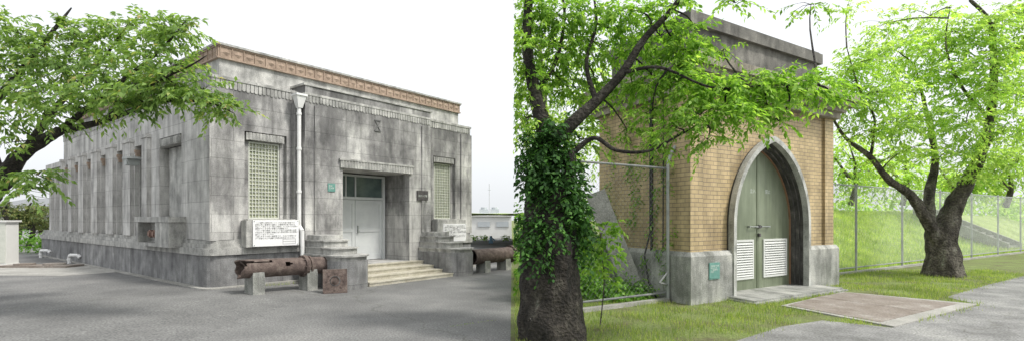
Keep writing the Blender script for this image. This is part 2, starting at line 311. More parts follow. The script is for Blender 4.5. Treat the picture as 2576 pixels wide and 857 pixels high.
for k,(a0,b0,c0,d0) in enumerate(fh):
    gx0,gx1=a0+.15,b0-.13
    f=MB(FA); f.box(gx0,gx0+.03,-.24,-.13,1.6,3.5); f.box(gx1-.03,gx1,-.24,-.13,1.6,3.5); f.box(gx0+.03,gx1-.03,-.24,-.13,3.46,3.5); f.box(gx0+.03,gx1-.03,-.24,-.13,1.6,1.64)
    nx=9;nz=20
    for i in range(1,nx): x=gx0+.03+(gx1-gx0-.06)*i/nx; f.box(x-.008,x+.008,-.2,-.155,1.64,3.46)
    for i in range(1,nz): z=1.64+1.82*i/nz; f.box(gx0+.03,gx1-.03,-.2,-.157,z-.008,z+.008)
    wo=f.make('window',M['winframe'],LB)
    g=MB(FA)
    for i in range(nx):
        for j in range(nz):
            x0=gx0+.03+(gx1-gx0-.06)*i/nx; x1=gx0+.03+(gx1-gx0-.06)*(i+1)/nx; z0=1.64+1.82*j/nz; z1=z0+.091
            g.add([(x0,-.19,z0),(x1,-.19,z0),(x1,-.19,z1),(x0,-.19,z1),((x0+x1)/2,-.19+random.uniform(.002,.016),(z0+z1)/2)],[(0,1,4),(1,2,4),(2,3,4),(3,0,4)])
    g.make('glass_block_pane',M['glassblk'],wo)
    l=MB(FA); l.box(a0+.05,b0-.05,-.2,-.02,3.52,3.70)
    n=10
    for i in range(n):
        x=a0+.1+(b0-a0-.2)*(i+.5)/n; l.cyl((x,-.045,3.53),(x,-.035,3.70),.045,8)
    l.make('ribbed_lintel',M['conc_trim'],LB)
    s=MB(FA); s.box(a0-.09,b0+.2,0.02,.30,.93,1.57); s.box(a0-.02,b0+.12,0.0,.22,1.571,1.6)
    s.make('sill_box',M['conc_trim'],LB)
s=MB(FA); s.box(-.36,0.02,-3.9,-1.5,.90,.98); s.box(-.36,0.02,-3.9,-3.75,.981,1.52); s.box(-.36,-.2,-2.45,-1.5,.981,1.519); s.box(-.36,.02,-1.65,-1.501,.981,1.518); s.box(-.38,.02,-3.95,-1.45,1.521,1.66); s.box(-.06,0.02,-3.75,-1.65,.981,1.52)
s.make('sill_box',M['conc_trim'],LB)
for y in (-2.75,-3.05):
    s=MB(FA); s.cyl((-.30,y,1.22),(-.12,y,1.22),.10,14); s.cyl((-.33,y,1.22),(-.30,y,1.22),.07,14); s.make('ventilation_cap',M['red'],LB)
s=MB(FA); s.box(.20,.33,-3.2,-1.85,1.6,3.5); s.make('shutter_panel',M['conc_trim'],LB)
l=MB(FA); l.box(-.02,.2,-3.25,-1.8,3.52,3.72)
for i in range(14):
    y=-3.2+1.4*(i+.5)/14; l.cyl((.0,y,3.54),(-.01,y,3.7),.045,8)
l.make('ribbed_lintel',M['conc_trim'],LB)
for b in bays:
    f=MB(FA)
    for q in (-.42,.34): f.box(.10,.37,-b+q+.001,-b+q+.079,1.13,3.6)
    for q in (-.30,.24): f.box(.2,.375,-b+q,-b+q+.06,1.13,3.55)
    f.box(.25,.35,-b-.24,-b+.24,2.3,2.36); f.box(.25,.35,-b-.24,-b+.24,1.13,1.2)
    wo=f.make('side_window',M['conc_trim'],LB)
    g=MB(FA); g.box(.31,.37,-b-.24,-b+.24,1.2,3.6); g.make('pane',M['glassdark'],wo)
    for q in (-.40,.26):
        cp=MB(FA)
        for j in range(3): cp.box(-.03+.025*j,.1,-b+q+.02,-b+q+.12,3.62-.08*j-.08,3.62-.08*j)
        cp.make('terracotta_capital',M['terra'],LB)
for i in range(len(bays)):
    s0=(bays[i]+.50); s1=(bays[i+1]-.50) if i+1<len(bays) else 13.98
    if s1-s0<.15: continue
    pl=MB(FA); pl.box(-.10,.002,-s1,-s0,1.12,3.85); pl.box(-.13,.001,-s1-.03,-s0+.03,3.851,3.95); pl.make('pilaster',M['conc_side'],LB)
pl=MB(FA); pl.box(-.10,.002,-4.38,-3.97,1.12,3.85); pl.box(-.13,.001,-4.41,-3.94,3.851,3.95); pl.make('pilaster',M['conc_side'],LB)
h=MB(FA); h.box(-.38,-.02,-5.05,-4.62,3.30,3.36); h.add([(-.38,-5.05,3.3),(-.38,-4.62,3.3),(-.3,-4.62,3.12),(-.3,-5.05,3.12)],[(0,1,2,3)]); h.box(-.36,-.05,-4.95,-4.72,3.12,3.3)
h.make('vent_hood',M['galv'],LB)
l=MB(FA); l.box(3.12,5.66,.30,.40,3.0,3.2); l.box(3.08,5.70,.30,.43,3.201,3.25)
for i in range(26):
    x=3.14+2.50*(i+.5)/26; l.cyl((x,.375,3.0),(x,.38,3.2),.046,8)
l.make('ribbed_entrance_lintel',M['conc_trim'],LB)
d=MB(FA); Y0=-.82
d.box(3.3,3.38,Y0-.08,Y0+.06,.312,2.96); d.box(5.40,5.50,Y0-.08,Y0+.06,.312,2.96); d.box(3.38,5.40,Y0-.08,Y0+.06,2.2,2.28); d.box(3.38,5.40,Y0-.08,Y0+.06,2.9,2.96)
for x in (4.06,4.40): d.box(x-.02,x+.02,Y0-.05,Y0+.05,2.28,2.9)
for x0,x1 in ((3.38,4.395),(4.405,5.40)):
    d.box(x0,x1,Y0-.04,Y0,.33,2.19)
    d.box(x0+.001,x0+.1,Y0,Y0+.02,.33,2.19); d.box(x1-.1,x1-.001,Y0,Y0+.02,.33,2.19); d.box(x0+.1,x1-.1,Y0,Y0+.02,2.07,2.19); d.box(x0+.1,x1-.1,Y0,Y0+.02,.33,.5); d.box(x0+.1,x1-.1,Y0,Y0+.02,1.2,1.3)
DO=d.make('double_door',M['greydoor'],LB)
g=MB(FA); g.box(3.38,5.40,Y0-.03,Y0+.01,2.281,2.899); g.make('transom_glass',M['glassdark'],DO)
g=MB(FA); g.box(4.47,4.50,Y0+.02,Y0+.07,1.18,1.4); g.cyl((4.485,Y0+.06,1.22),(4.485,Y0+.09,1.22),.03); g.make('handle',M['galv'],DO)
st=MB(FA)
st.box(2.99,5.9,-.93,.62,-.3,.308)
for k in range(3): st.box(2.99,6.25 if k==0 else 5.9,.621,1.85-.38*k,-.3 if k==0 else -.119+.1075*k,-.12+.1075*(k+1))
for k in range(3): st.box(2.989,6.25 if k==0 else 5.9,1.85-.38*k-.03,1.865-.38*k,-.15+.1075*(k+1),-.118+.1075*(k+1))
st.box(2.99,5.9,.60,.64,.28,.31)
st.make('entrance_stairs',M['conc_step'],LB,label='worn pale concrete steps leading to the door')
def dshape(xc,hw,yb,yf,n=14,k=1.0):
    r=hw; q=r*k; p=[(xc-hw,yb),(xc-hw,yf-q)]
    for i in range(1,n): 
        a=math.pi-math.pi*i/n; p.append((xc+r*math.cos(a),yf-q+q*math.sin(a)))
    p+=[(xc+hw,yf-q),(xc+hw,yb)]; return p
for xc in (2.51,6.40):
    q=MB(FA); q.ext(dshape(xc,.47,.352,2.05,k=.7),-.3,.58); q.make('stair_pedestal',M['conc_dark'],LB,label='large rounded concrete block beside the steps')
    q=MB(FA)
    for (z0,z1,yf,hw,kk) in ((.581,.68,2.02,.45,.7),(.681,.72,2.09,.49,.7),(.721,.86,1.62,.42,.6),(.861,.89,1.67,.44,.6),(.891,1.03,1.22,.38,.5),(1.031,1.07,1.26,.41,.5),(1.071,1.19,1.0,.34,.3)):
        q.ext(dshape(xc,hw,.353,yf,k=kk),z0,z1)
    q.make('stepped_pedestal_cap',M['conc_trim'],LB)
dp=MB(FA); px,py=2.0,.25
dp.pipe([(px,py,4.45),(px,py,1.42),(px+.02,py+.12,1.3),(px+.02,py+.14,.15)],.052,12)
dp.add([(px-.13,py-.1,4.75),(px+.13,py-.1,4.75),(px+.13,py+.14,4.75),(px-.13,py+.14,4.75),(px-.06,py-.05,4.45),(px+.06,py-.05,4.45),(px+.06,py+.07,4.45),(px-.06,py+.07,4.45)],[(0,1,2,3),(4,7,6,5),(0,4,5,1),(1,5,6,2),(2,6,7,3),(3,7,4,0)])
dp.box(px-.15,px+.15,py-.12,py+.16,4.75,4.8)
for z in (1.38,2.3,3.4,4.3): dp.cyl((px,py,z-.03),(px,py,z+.03),.066,12)
dp.make('downpipe',M['white'],LB)
e=MB(FA); ex,ez=4.37,4.32
def bar(mb,p,q,th,y0,y1):
    p=Vector((p[0],0,p[1]));q=Vector((q[0],0,q[1]));dd=(q-p).normalized();nn=Vector((-dd.z,0,dd.x))*th/2
    mb.extY([((p+nn).x,(p+nn).z),((q+nn).x,(q+nn).z),((q-nn).x,(q-nn).z),((p-nn).x,(p-nn).z)],y0,y1)
bar(e,(ex-.11,ez+.155),(ex+.11,ez+.155),.028,.35,.375); bar(e,(ex-.11,ez-.155),(ex+.11,ez-.155),.028,.35,.375)
bar(e,(ex-.09,ez+.145),(ex+.09,ez-.145),.024,.35,.370); bar(e,(ex+.09,ez+.145),(ex-.09,ez-.145),.024,.35,.3705)
e.make('waterworks_emblem',M['emblem'],LB)
e=MB(FA); e.box(2.75,2.97,.35,.372,2.34,2.56); o=e.make('small_plaque',M['green'],LB); text("登録\n文化財",.055,FA,2.77,.374,2.47,M['lightink'],o)
e=MB(FA); e.box(5.86,6.30,.35,.40,2.2,2.5); o=e.make('name_plaque',M['bronze'],LB); text("旧ポンプ室",.075,FA,5.89,.402,2.31,M['lightink'],o)

T1="  この建物は昭和5年につくられた水道の施設です。\n昭和54年に豊橋市水道局の 小鷹野浄水場の取水を\n中止して休止となり現在は使用していませんが当時の\n建物がそのまま残る貴重な水道施設です。\n 1.ポンプ室は鉄筋コンクリート造で正面玄関の柱頭\nや窓まわりの装飾に特徴があり昭和初期の近代建築の\n姿をよく伝えています。\n 2.前にあるのは旧い鋳鉄管です。大正から昭和にか\nけて布設された水道管で内径は四百五十ミリです。"
def board(name,x0,x1,z0,z1,y,label):
    b=thing(name,label,'sign',FA(((x0+x1)/2,y,z0)))
    q=MB(FA); q.box(x0,x1,y,y+.015,z0,z1); q.make('panel',M['whitesign'],b)
    for xx in (x0+.03,x1-.03):
        for zz in (z0+.03,z1-.03): q=MB(FA); q.cyl((xx,y+.014,zz),(xx,y+.024,zz),.012,8); q.make('bolt',M['galv'],b)
    text(T1,.045,FA,x0+.05,y+.017,z1-.085,M['ink'],b,sp=1.05)
    return b
b=board('information_sign',.80,1.95,.94,1.58,.31,'white information board with black Japanese text under window')
q=MB(FA); q.box(1.53,1.86,.327,.329,.98,.985)
q.box(1.53,1.535,.327,.329,.985,1.1);q.box(1.855,1.86,.327,.329,.985,1.1);q.box(1.53,1.86,.327,.329,1.1,1.105);q.box(1.535,1.855,.327,.329,1.04,1.045);q.make('drawn_table',M['ink'],b)
board('information_sign',7.05,8.15,.84,1.44,.31,'white information board in front of side window')

# ------------------------------------------------------------------ rusty pipes
def pipe_thing(p0,p1,r,supports,label,flanges,ragged):
    P0=Vector(p0);P1=Vector(p1);d=(P1-P0); Ln=d.length; d.normalize(); up=Vector((0,0,1)); s=d.cross(up).normalized(); up=s.cross(d)
    th=thing('iron_pipe',label,'pipe',((P0+P1)/2)-Vector((0,0,.6)))
    n=36; m=40; v=[];f=[]
    for i in range(m+1):
        for j in range(n):
            a=2*math.pi*j/n; dl=Ln*i/m
            if i==0 and ragged: dl+=.05*(1+math.sin(a*2+.5))*.5+.025*math.sin(5*a)
            rr=r*(1+.008*math.sin(7*a+i))
            v.append(P0+d*dl+(s*math.cos(a)+up*math.sin(a))*rr)
    nn=len(v)
    for i in range(m+1):
        for j in range(n):
            a=2*math.pi*j/n; c0=P0+d*((v[i*n+j]-P0).dot(d)); v.append(c0+(s*math.cos(a)+up*math.sin(a))*r*.87)
    hole=set()
    if ragged:
        for i in range(m):
            for j in range(n):
                if (i<11 and j==4) or (i<5 and j==5) or (i<2 and j in (2,3,6)) or (i in (17,18) and j in (1,2,3)) or (i==19 and j==2) or (i==11 and j in(4,5)): hole.add((i,j))
    for i in range(m):
        for j in range(n):
            if (i,j) in hole: continue
            k=(j+1)%n
            f.append((i*n+j,i*n+k,(i+1)*n+k,(i+1)*n+j)); f.append((nn+i*n+j,nn+(i+1)*n+j,nn+(i+1)*n+k,nn+i*n+k))
    for j in range(n):
        k=(j+1)%n
        for i in (0,m): f.append((i*n+j,i*n+k,nn+i*n+k,nn+i*n+j))
    mk('pipe_barrel',v,f,M['metalpipe'],th,smooth=False)
    for fl,rw,tk in flanges:
        q=MB(); c=P0+d*fl; q.cyl(c-d*tk/2,c+d*tk/2,r+rw,28)
        if rw>.045:
            for i in range(8):
                a=i*math.pi/4; o_=(s*math.cos(a)+up*math.sin(a))*(r+rw*.5); q.cyl(c+o_-d*(tk/2+.03),c+o_+d*(tk/2+.03),.016,6)
        q.make('flange',M['metalpipe'],th)
    for sp in supports:
        c=P0+d*sp; zb=gz(c.x)-.05; zt=c.z-r*.55
        fr=Frame((c.x,c.y),(d.x,d.y),(s.x,s.y)); k=MB(fr)
        k.box(-.13,.13,-.2,.2,zb,zt-.05)
        k.add([(-.13,-.2,zt-.05),(.13,-.2,zt-.05),(.13,.2,zt-.05),(-.13,.2,zt-.05),(-.12,-.19,zt+.05),(.12,-.19,zt+.05),(.12,.19,zt+.05),(-.12,.19,zt+.05)],[(0,1,5,4),(1,2,6,5),(2,3,7,6),(3,0,4,7),(4,5,6,7)])
        k.make('concrete_support',M['plinth'],th)
    return th
d_=Vector((.62,.784,0)); p0_=Vector((-5.90,10.90,.52)); p1_=p0_+d_*2.28; p1_.z=.47
pipe_thing(tuple(p0_),tuple(p1_),.205,(.36,1.62),'broken rusty cast iron pipe displayed on concrete blocks',[(1.50,.05,.09),(1.62,.03,.05)],True)
A_=FA((6.9,1.75,.40)); B_=FA((8.98,1.75,.40))
pipe_thing(tuple(A_),tuple(B_),.24,(.55,1.6),'rusty cast iron pipe on concrete supports beside steps',[(1.98,.055,.14)],False)
vp=thing('iron_valve_plate','square rusty iron plate with round hole leaning on pedestal','iron plate',sv(845,728,11.8))
fr=Frame((sv(812,700,11.66).x,11.66),(.93,.36),(.36,-.93)); q=MB(fr)
n=20; cx,cz,R1=.27,.16,.12
def sq(a):
    c,s_=math.cos(a),math.sin(a); k=.27/max(abs(c),abs(s_)); return (cx+c*k,cz+s_*k)
ox=[sq(2*math.pi*i/n+math.pi/4) for i in range(n)]; hx=[(cx+R1*math.cos(2*math.pi*i/n+math.pi/4),cz+R1*math.sin(2*math.pi*i/n+math.pi/4)) for i in range(n)]
for y in (.0,.05): q.add([(x,y,z) for x,z in hx]+[(x,y,z) for x,z in ox],[(i,(i+1)%n,n+(i+1)%n,n+i) for i in range(n)])
q.add([(x,0,z) for x,z in ox]+[(x,.05,z) for x,z in ox],[(i,(i+1)%n,n+(i+1)%n,n+i) for i in range(n)])
q.add([(x,0,z) for x,z in hx]+[(x,.05,z) for x,z in hx],[(i,(i+1)%n,n+(i+1)%n,n+i) for i in range(n)])
q.cyl((cx,-.02,cz),(cx,.02,cz),.1,16); q.cyl((cx,.02,cz),(cx,.06,cz),.045,12)
for i in range(8):
    a=i*math.pi/4; q.cyl((cx+.19*math.cos(a),.05,cz+.19*math.sin(a)),(cx+.19*math.cos(a),.07,cz+.19*math.sin(a)),.018,6)
for v in q.v: v.y-= (v.z-G)*.25
q.make('plate',M['metalpipe'],vp)

# ------------------------------------------------------------------ ground
def sheet(name,polys,dz,mat,kind='structure'):
    v=[];f=[]
    for poly in polys:
        b=len(v); v+=[(x,y,gz(x)+dz) for x,y in poly]; f.append(tuple(range(b,b+len(poly))))
    return mk(name,v,f,mat,normals=False,kind=kind)
def strips(y0,y1,xs): return [[(a,y0),(b,y0),(b,y1),(a,y1)] for a,b in zip(xs[:-1],xs[1:])]
sheet('ground',strips(-60,600,[-500,-6.5,-4.3,0,500]),0,M['earth'])
sheet('asphalt_yard',strips(-20,70,[-70,-6.5,-4.3,-.02]),.004,M['asph'])
sheet('concrete_apron',[[(-19.5,14.7),(-12.6,14.2),(-11.6,15.6),(-12.6,17.0),(-20,18.2)]],.009,M['slab'])
path=[(-.0,-10),(-.0,4.5),(1.6,6.0),(3.15,7.14),(4.3,8.1),(5.27,8.6),(6.02,8.02),(9.35,10.12),(9.6,11.2),(12.5,13.3),(15.6,15.4),(30,24.6),(80,57),(80,-10)]
sheet('asphalt_path',[path],.005,M['asph2'])

# ------------------------------------------------------------------ RIGHT: brick building
C2=(3.565,10.1)
FB=Frame(C2,(.842,.539),(.419,-.908))
BB=thing('brick_building','ochre brick utility building with pointed arch doorway','building',FB((2.95,-1.6,G)))
xc=2.95
def arch(w,apex,spring=1.45,n=16,z0=-.3):
    h=apex-spring; R=(h*h+w*w)/(2*w); a1=math.asin(min(1,h/R)); L=[(xc-w,z0),(xc-w,spring*.5)]
    for i in range(n+1):
        a=a1*i/n; L.append((xc-w+R-R*math.cos(a),spring+R*math.sin(a)))
    return L+[(2*xc-x,z) for x,z in L[::-1][1:]]
OUT=arch(1.57,3.50); 
b=MB(FB)
def archwall(mb,x0,x1,z0,z1,y,A,zb):
    P=[p for p in A if p[1]>=zb]
    P=[(P[0][0],z0)]+P+[(P[-1][0],z0)]
    mb.quad((x0,y,z0),(P[0][0],y,z0),(P[0][0],y,z1),(x0,y,z1)); mb.quad((P[-1][0],y,z0),(x1,y,z0),(x1,y,z1),(P[-1][0],y,z1))
    for a,c in zip(P[:-1],P[1:]):
        if abs(a[0]-c[0])<1e-5: continue
        mb.quad((a[0],y,a[1]),(c[0],y,c[1]),(c[0],y,z1),(a[0],y,z1))
archwall(b,.5,5.45,.9,4.2,-.17,arch(1.53,3.46),.9)
b.box(.1,.5,-3.3,-.10,.9,4.2); b.box(5.45,5.88,-3.3,-.10,.9,4.2)
b.quad((.1,-3.3,.9),(5.9,-3.3,.9),(5.9,-3.3,4.2),(.1,-3.3,4.2))
b.make('wall',M['brick'],BB)
p=MB(FB)
for x0,x1 in ((0,1.40),(4.50,5.98)):
    p.box(x0,x1,-3.4,0,-.35,.84); p.add([(x0,-3.4,.84),(x1,-3.4,.84),(x1,0,.84),(x0,0,.84),(x0+.07,-3.3,.93),(x1-.02,-3.3,.93),(x1-.02,-.07,.93),(x0+.07,-.07,.93)],[(0,1,5,4),(1,2,6,5),(2,3,7,6),(3,0,4,7),(4,5,6,7)])
p.make('plinth',M['plinth'],BB)
def ring(mb,Ao,Ai,y0,y1):
    n=len(Ao)
    pts=[(x,y1,z) for x,z in Ao]+[(x,y1,z) for x,z in Ai]+[(x,y0,z) for x,z in Ao]+[(x,y0,z) for x,z in Ai]
    f=[]
    for i in range(n-1):
        f+=[(i,i+1,n+i+1,n+i),(2*n+i,3*n+i,3*n+i+1,2*n+i+1),(i,2*n+i,2*n+i+1,i+1),(n+i,n+i+1,3*n+i+1,3*n+i)]
    mb.add(pts,f)
r=MB(FB); ring(r,OUT,arch(1.47,3.37),-.12,.03); r.make('arch_surround',M['archst'],BB)
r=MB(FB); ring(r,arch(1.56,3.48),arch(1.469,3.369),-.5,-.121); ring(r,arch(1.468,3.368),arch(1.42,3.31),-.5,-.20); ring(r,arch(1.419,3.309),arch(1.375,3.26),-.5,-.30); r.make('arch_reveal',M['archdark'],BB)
r=MB(FB); ring(r,arch(1.374,3.259),arch(1.352,3.235),-.5,-.40); r.make('door_frame',M['wood'],BB)
DI=arch(1.352,3.235,z0=-.1)
k=len(DI)//2
for sgn in (-1,1):
    pts=[(x,z) for x,z in (DI[:k+1] if sgn<0 else DI[k:])]+[(xc,-.1)]
    d=MB(FB); d.extY(pts,-.47,-.44)
    cx0,cx1=(xc-.045,xc-.004) if sgn<0 else (xc+.004,xc+.045)
    d.box(cx0,cx1,-.44,-.425,-.1,3.1)
    dd=d.make('door_leaf',M['steel'],BB)
    a0,a1=(xc-1.22,xc-.2) if sgn<0 else (xc+.2,xc+1.22)
    l=MB(FB)
    l.box(a0,a0+.05,-.44,-.41,.2,1.12); l.box(a1-.05,a1,-.44,-.41,.2,1.12); l.box(a0+.05,a1-.05,-.44,-.41,1.07,1.12); l.box(a0+.05,a1-.05,-.44,-.41,.2,.25)
    for i in range(14):
        z=.27+i*.057; l.add([(a0+.05,-.438,z+.045),(a1-.05,-.438,z+.045),(a1-.05,-.40,z),(a0+.05,-.40,z),(a0+.05,-.402,z-.006),(a1-.05,-.402,z-.006)],[(0,1,2,3),(3,2,5,4)])
    l.make('louvre',M['louvre'],dd)
    hd=MB(FB); hx0=xc-.42 if sgn<0 else xc+.08
    hd.cyl((hx0,-.38,1.42),(hx0+.34,-.38,1.42),.012,8); hd.box(hx0+.0,hx0+.03,-.44,-.37,1.40,1.44); hd.box(hx0+.31,hx0+.34,-.44,-.37,1.40,1.44); hd.make('handle',M['galv'],dd)
    text("立入" if sgn<0 else "禁止",.11,FB,xc-.32 if sgn<0 else xc+.3,-.437,2.22,M['lightink'],dd)
lk=MB(FB); lk.box(xc-.04,xc+.04,-.41,-.37,1.38,1.46); lk.make('padlock',M['bronze'],BB)
lk=MB(FB); lk.box(xc-.03,xc+.03,-.425,-.37,1.18,1.26); lk.make('keyhole_plate',M['bronze'],BB)
cn=MB(FB); cn.box(-.04,5.98,-3.5,.04,4.201,4.36); cn.box(-.14,6.08,-3.6,.14,4.361,4.48); cn.box(-.30,6.22,-3.74,.30,4.481,4.60); cn.box(-.38,6.30,-3.8,.38,4.601,4.80); cn.add([(-.38,.38,4.80),(6.3,.38,4.80),(6.3,-3.8,4.80),(-.38,-3.8,4.80),(.1,-.05,4.92),(5.85,-.05,4.92),(5.85,-3.4,4.92),(.1,-3.4,4.92)],[(0,1,5,4),(1,2,6,5),(2,3,7,6),(3,0,4,7)])
cn.make('cornice',M['ledge2'],BB)
pa=MB(FB); pa.box(.38,5.52,-3.1,-.35,4.88,5.66); pa.make('parapet_wall',M['darkconc'],BB)
pa=MB(FB); pa.box(.28,5.62,-3.2,-.25,5.661,5.92); pa.box(.34,5.56,-3.14,-.31,5.921,5.97); pa.make('parapet_cap',M['darkconc'],BB)
sl=MB(FB); sl.box(1.25,4.9,-.5,.62,-.3,-.045); sl.box(1.2,5.0,-.5,.7,-.3,-.085); sl.make('door_step',M['plinth'],BB)
pq=MB(FB); pq.box(.56,.90,.0,.022,.36,.70); pq.box(.58,.88,.022,.028,.38,.40); po=pq.make('small_plaque',M['green'],BB)
text("登録有形文化財\n第23-0000号\nこの建造物は\n文化庁",.04,FB,.585,.03,.62,M['lightink'],po)
for nm,pts_,rr in (('cable',[(-.02,-1.2,4.2),(-.02,-1.2,1.3),(-.1,-1.3,.8),(-.02,-1.25,.2),(-.1,-.9,-.1)],.02),('conduit',[(.06,-.85,4.2),(.04,-.85,.1)],.016),('drain_pipe',[(.09,-1.25,4.2),(.07,-1.25,.1)],.03)):
    cb=MB(FB); cb.pipe(pts_,rr,8); cb.make(nm,M['black'],BB)

sc=thing('iron_cover_slab','rust brown iron cover plates in concrete frame beside path','cover',(7.4,10,G))
def gsheet(poly,z0,z1,mat,name,parent):
    q=MB(); q.ext(poly,z0,z1); return q.make(name,mat,parent)
gsheet([(5.30,9.98),(6.05,8.02),(9.33,10.14),(7.75,11.85)],G-.1,G+.025,M['slab'],'concrete_frame',sc)
gsheet([(5.44,9.98),(6.06,8.34),(7.5,9.26),(6.68,11.06)],G,G+.032,M['rust'],'iron_plate',sc)
gsheet([(6.70,11.07),(7.52,9.27),(8.95,10.18),(7.72,11.74)],G,G+.032,M['rust'],'iron_plate',sc)
F3=Frame(C2,(.842,.539),(-.539,.842))

# ------------------------------------------------------------------ fences
def fence(x0,x1,w,posts,zt,label,curb=True,sp=.085,wr=.0026,mt='galv'):
    base=F3(((x0+x1)/2,w,G)); th=thing('chain_link_fence',label,'fence',base)
    for x in posts:
        q=MB(F3); q.cyl((x,w,G-.1),(x,w,zt+.04),.034,10); q.cyl((x,w,zt+.04),(x,w,zt+.07),.04,10,r1=.01); q.make('post',M[mt],th)
    for z in (zt,G+.18):
        q=MB(F3); q.cyl((x0,w+.02,z),(x1,w+.02,z),.022,8); q.make('rail',M[mt],th)
    q=MB(F3); h=zt-G-.2; z0=G+.18; n=int((x1-x0+h)/sp)
    for i in range(n):
        xs=x0-h+i*sp
        a=max(xs,x0); b_=min(xs+h,x1)
        if b_-a<.02: continue
        for m_ in (0,1):
            za=z0+(a-xs); zb=z0+(b_-xs)
            if m_: za,zb=2*z0+h-za,2*z0+h-zb
            q.cyl((a,w-.03,za),(b_,w-.03,zb),wr,3,caps=False)
    q.make('wire_mesh',M[mt],th)
    if curb:
        q=MB(F3); q.box(x0,x1,w-.07,w+.07,G-.1,G+.07); q.make('kerb',M['slab'],th)
    return th
fence(6.1,33,1.13,[6.2,9.55,13.0,16.5,20,23.5,27,30.5],2.66,'galvanised chain link fence on concrete kerb below grass bank')
lf=fence(-2.75,0.03,.62,[-2.7],2.66,'dull chain link fence section between tree and brick building',wr=.0014,sp=.12,mt='galvold')
q=MB(F3); q.pipe([(.03,.6,G-.1),(.03,.6,2.75),(.08,.57,2.95),(.18,.53,3.12)],.034,10); q.make('bent_post',M['galv'],lf)
q=MB(F3); q.pipe([(-.1,.5,.25),(-.35,.5,.3),(-.1,.5,.5)],.02,8); q.make('brace',M['galvold'],lf)
fence(12,36,15,[13,16.5,20,23.5,27,30.5,34],3.6,'distant chain link fence on top of grass bank',curb=False,sp=.2)
P0=Vector((2.74,11.2,-.1)); P1=Vector((1.90,11.55,2.2)); q=MB()
ax=(P1-P0).normalized(); sd=Vector((.95,-.1,0)).normalized(); sd=(sd-ax*sd.dot(ax)).normalized(); nn=ax.cross(sd)
pts=[]
for e_ in (P0,P1):
    for s1,s2 in ((-1,-1),(1,-1),(1,1),(-1,1)): pts.append(e_+sd*.22*s1+nn*.06*s2)
q.add(pts,[(0,1,2,3),(4,5,6,7),(0,1,5,4),(1,2,6,5),(2,3,7,6),(3,0,4,7)])
q.make('concrete_slab',M['oldslab'],None,loc=(2.5,11.5,-.1),label='long grey concrete slab leaning against brick wall',category='slab')

# ------------------------------------------------------------------ grass bank
v=[];f=[]; nx,ny=70,24
def bankz(x,w_):
    t=max(0,min(1,(w_-1.5)/5.5)); t=t*t*(3-2*t)
    return G+.02+2.0*t+.12*noise.noise(Vector((x*.4,w_*.4,0)))*min(1,w_-1.3)
for i in range(nx+1):
    for j in range(ny+1):
        x=6.15+80*(i/nx)**1.5; w_=1.35+28*(j/ny)**1.4; v.append(F3((x,w_,bankz(x,w_))))
for i in range(nx):
    for j in range(ny): a=i*(ny+1)+j; f.append((a,a+1,a+ny+2,a+ny+1))
mk('grass_bank',v,f,M['bank'],smooth=True,kind='structure',normals=False)
sb=thing('bank_stairs','weathered concrete stairs climbing the grass bank','stairs',F3((29,2.2,G)))
def stz(i): return .16+i*.175
q=MB(F3)
for i in range(12):
    w_=1.9+i*.34; q.box(28.2,30.2,w_,w_+.345,stz(i)-.6,stz(i))
q.make('stair_flight',M['plinth'],sb)
for xx in (28.0,30.2): 
    q=MB(F3); wa,wb_=1.8,6.0; za,zb=stz(0)+.14,stz(12)+.14
    q.add([(xx,wa,za-.6),(xx+.18,wa,za-.6),(xx+.18,wb_,zb-.6),(xx,wb_,zb-.6),(xx,wa,za),(xx+.18,wa,za),(xx+.18,wb_,zb),(xx,wb_,zb)],[(4,5,6,7),(0,1,5,4),(1,2,6,5),(2,3,7,6),(3,0,4,7),(0,1,2,3)])
    q.make('stringer',M['slab'],sb)

# ------------------------------------------------------------------ foliage
def leaves_mesh(name,P,D,Nn,Ln,Wd,mat,parent,side=0,**k):
    S=np.cross(D,Nn); S/= (np.linalg.norm(S,axis=1,keepdims=True)+1e-9)
    a=P; b_=P+D*Ln[:,None]*.45+S*Wd[:,None]*.5+Nn*Ln[:,None]*.06; c=P+D*Ln[:,None]-Nn*Ln[:,None]*.10; d=P+D*Ln[:,None]*.45-S*Wd[:,None]*.5+Nn*Ln[:,None]*.06
    V=np.stack([a,b_,c,d],1)
    if side>0: V=V[(V[:,:,0].min(1)>.015)]
    if side<0: V=V[(V[:,:,0].max(1)<-.015)]
    base=np.array(ORG[parent.name]) if parent is not None else np.array(k.get('loc',(0,0,0)))
    V=V-base; n=len(V)
    me=bpy.data.meshes.new(name); me.vertices.add(n*4); me.vertices.foreach_set('co',V.astype(np.float32).ravel())
    me.loops.add(n*4); me.loops.foreach_set('vertex_index',np.arange(n*4,dtype=np.int32)); me.polygons.add(n)
    me.polygons.foreach_set('loop_start',np.arange(0,n*4,4,dtype=np.int32)); me.update(calc_edges=True); me.validate()
    me.materials.append(mat); o=bpy.data.objects.new(name,me); COL.objects.link(o)
    if parent is not None: o.parent=parent
    else: o.location=base
    ORG[o.name]=Vector(base); tag(o,k.get('label'),k.get('category'),k.get('kind'),k.get('group')); return o
def norm(a): return a/(np.linalg.norm(a,axis=-1,keepdims=True)+1e-9)
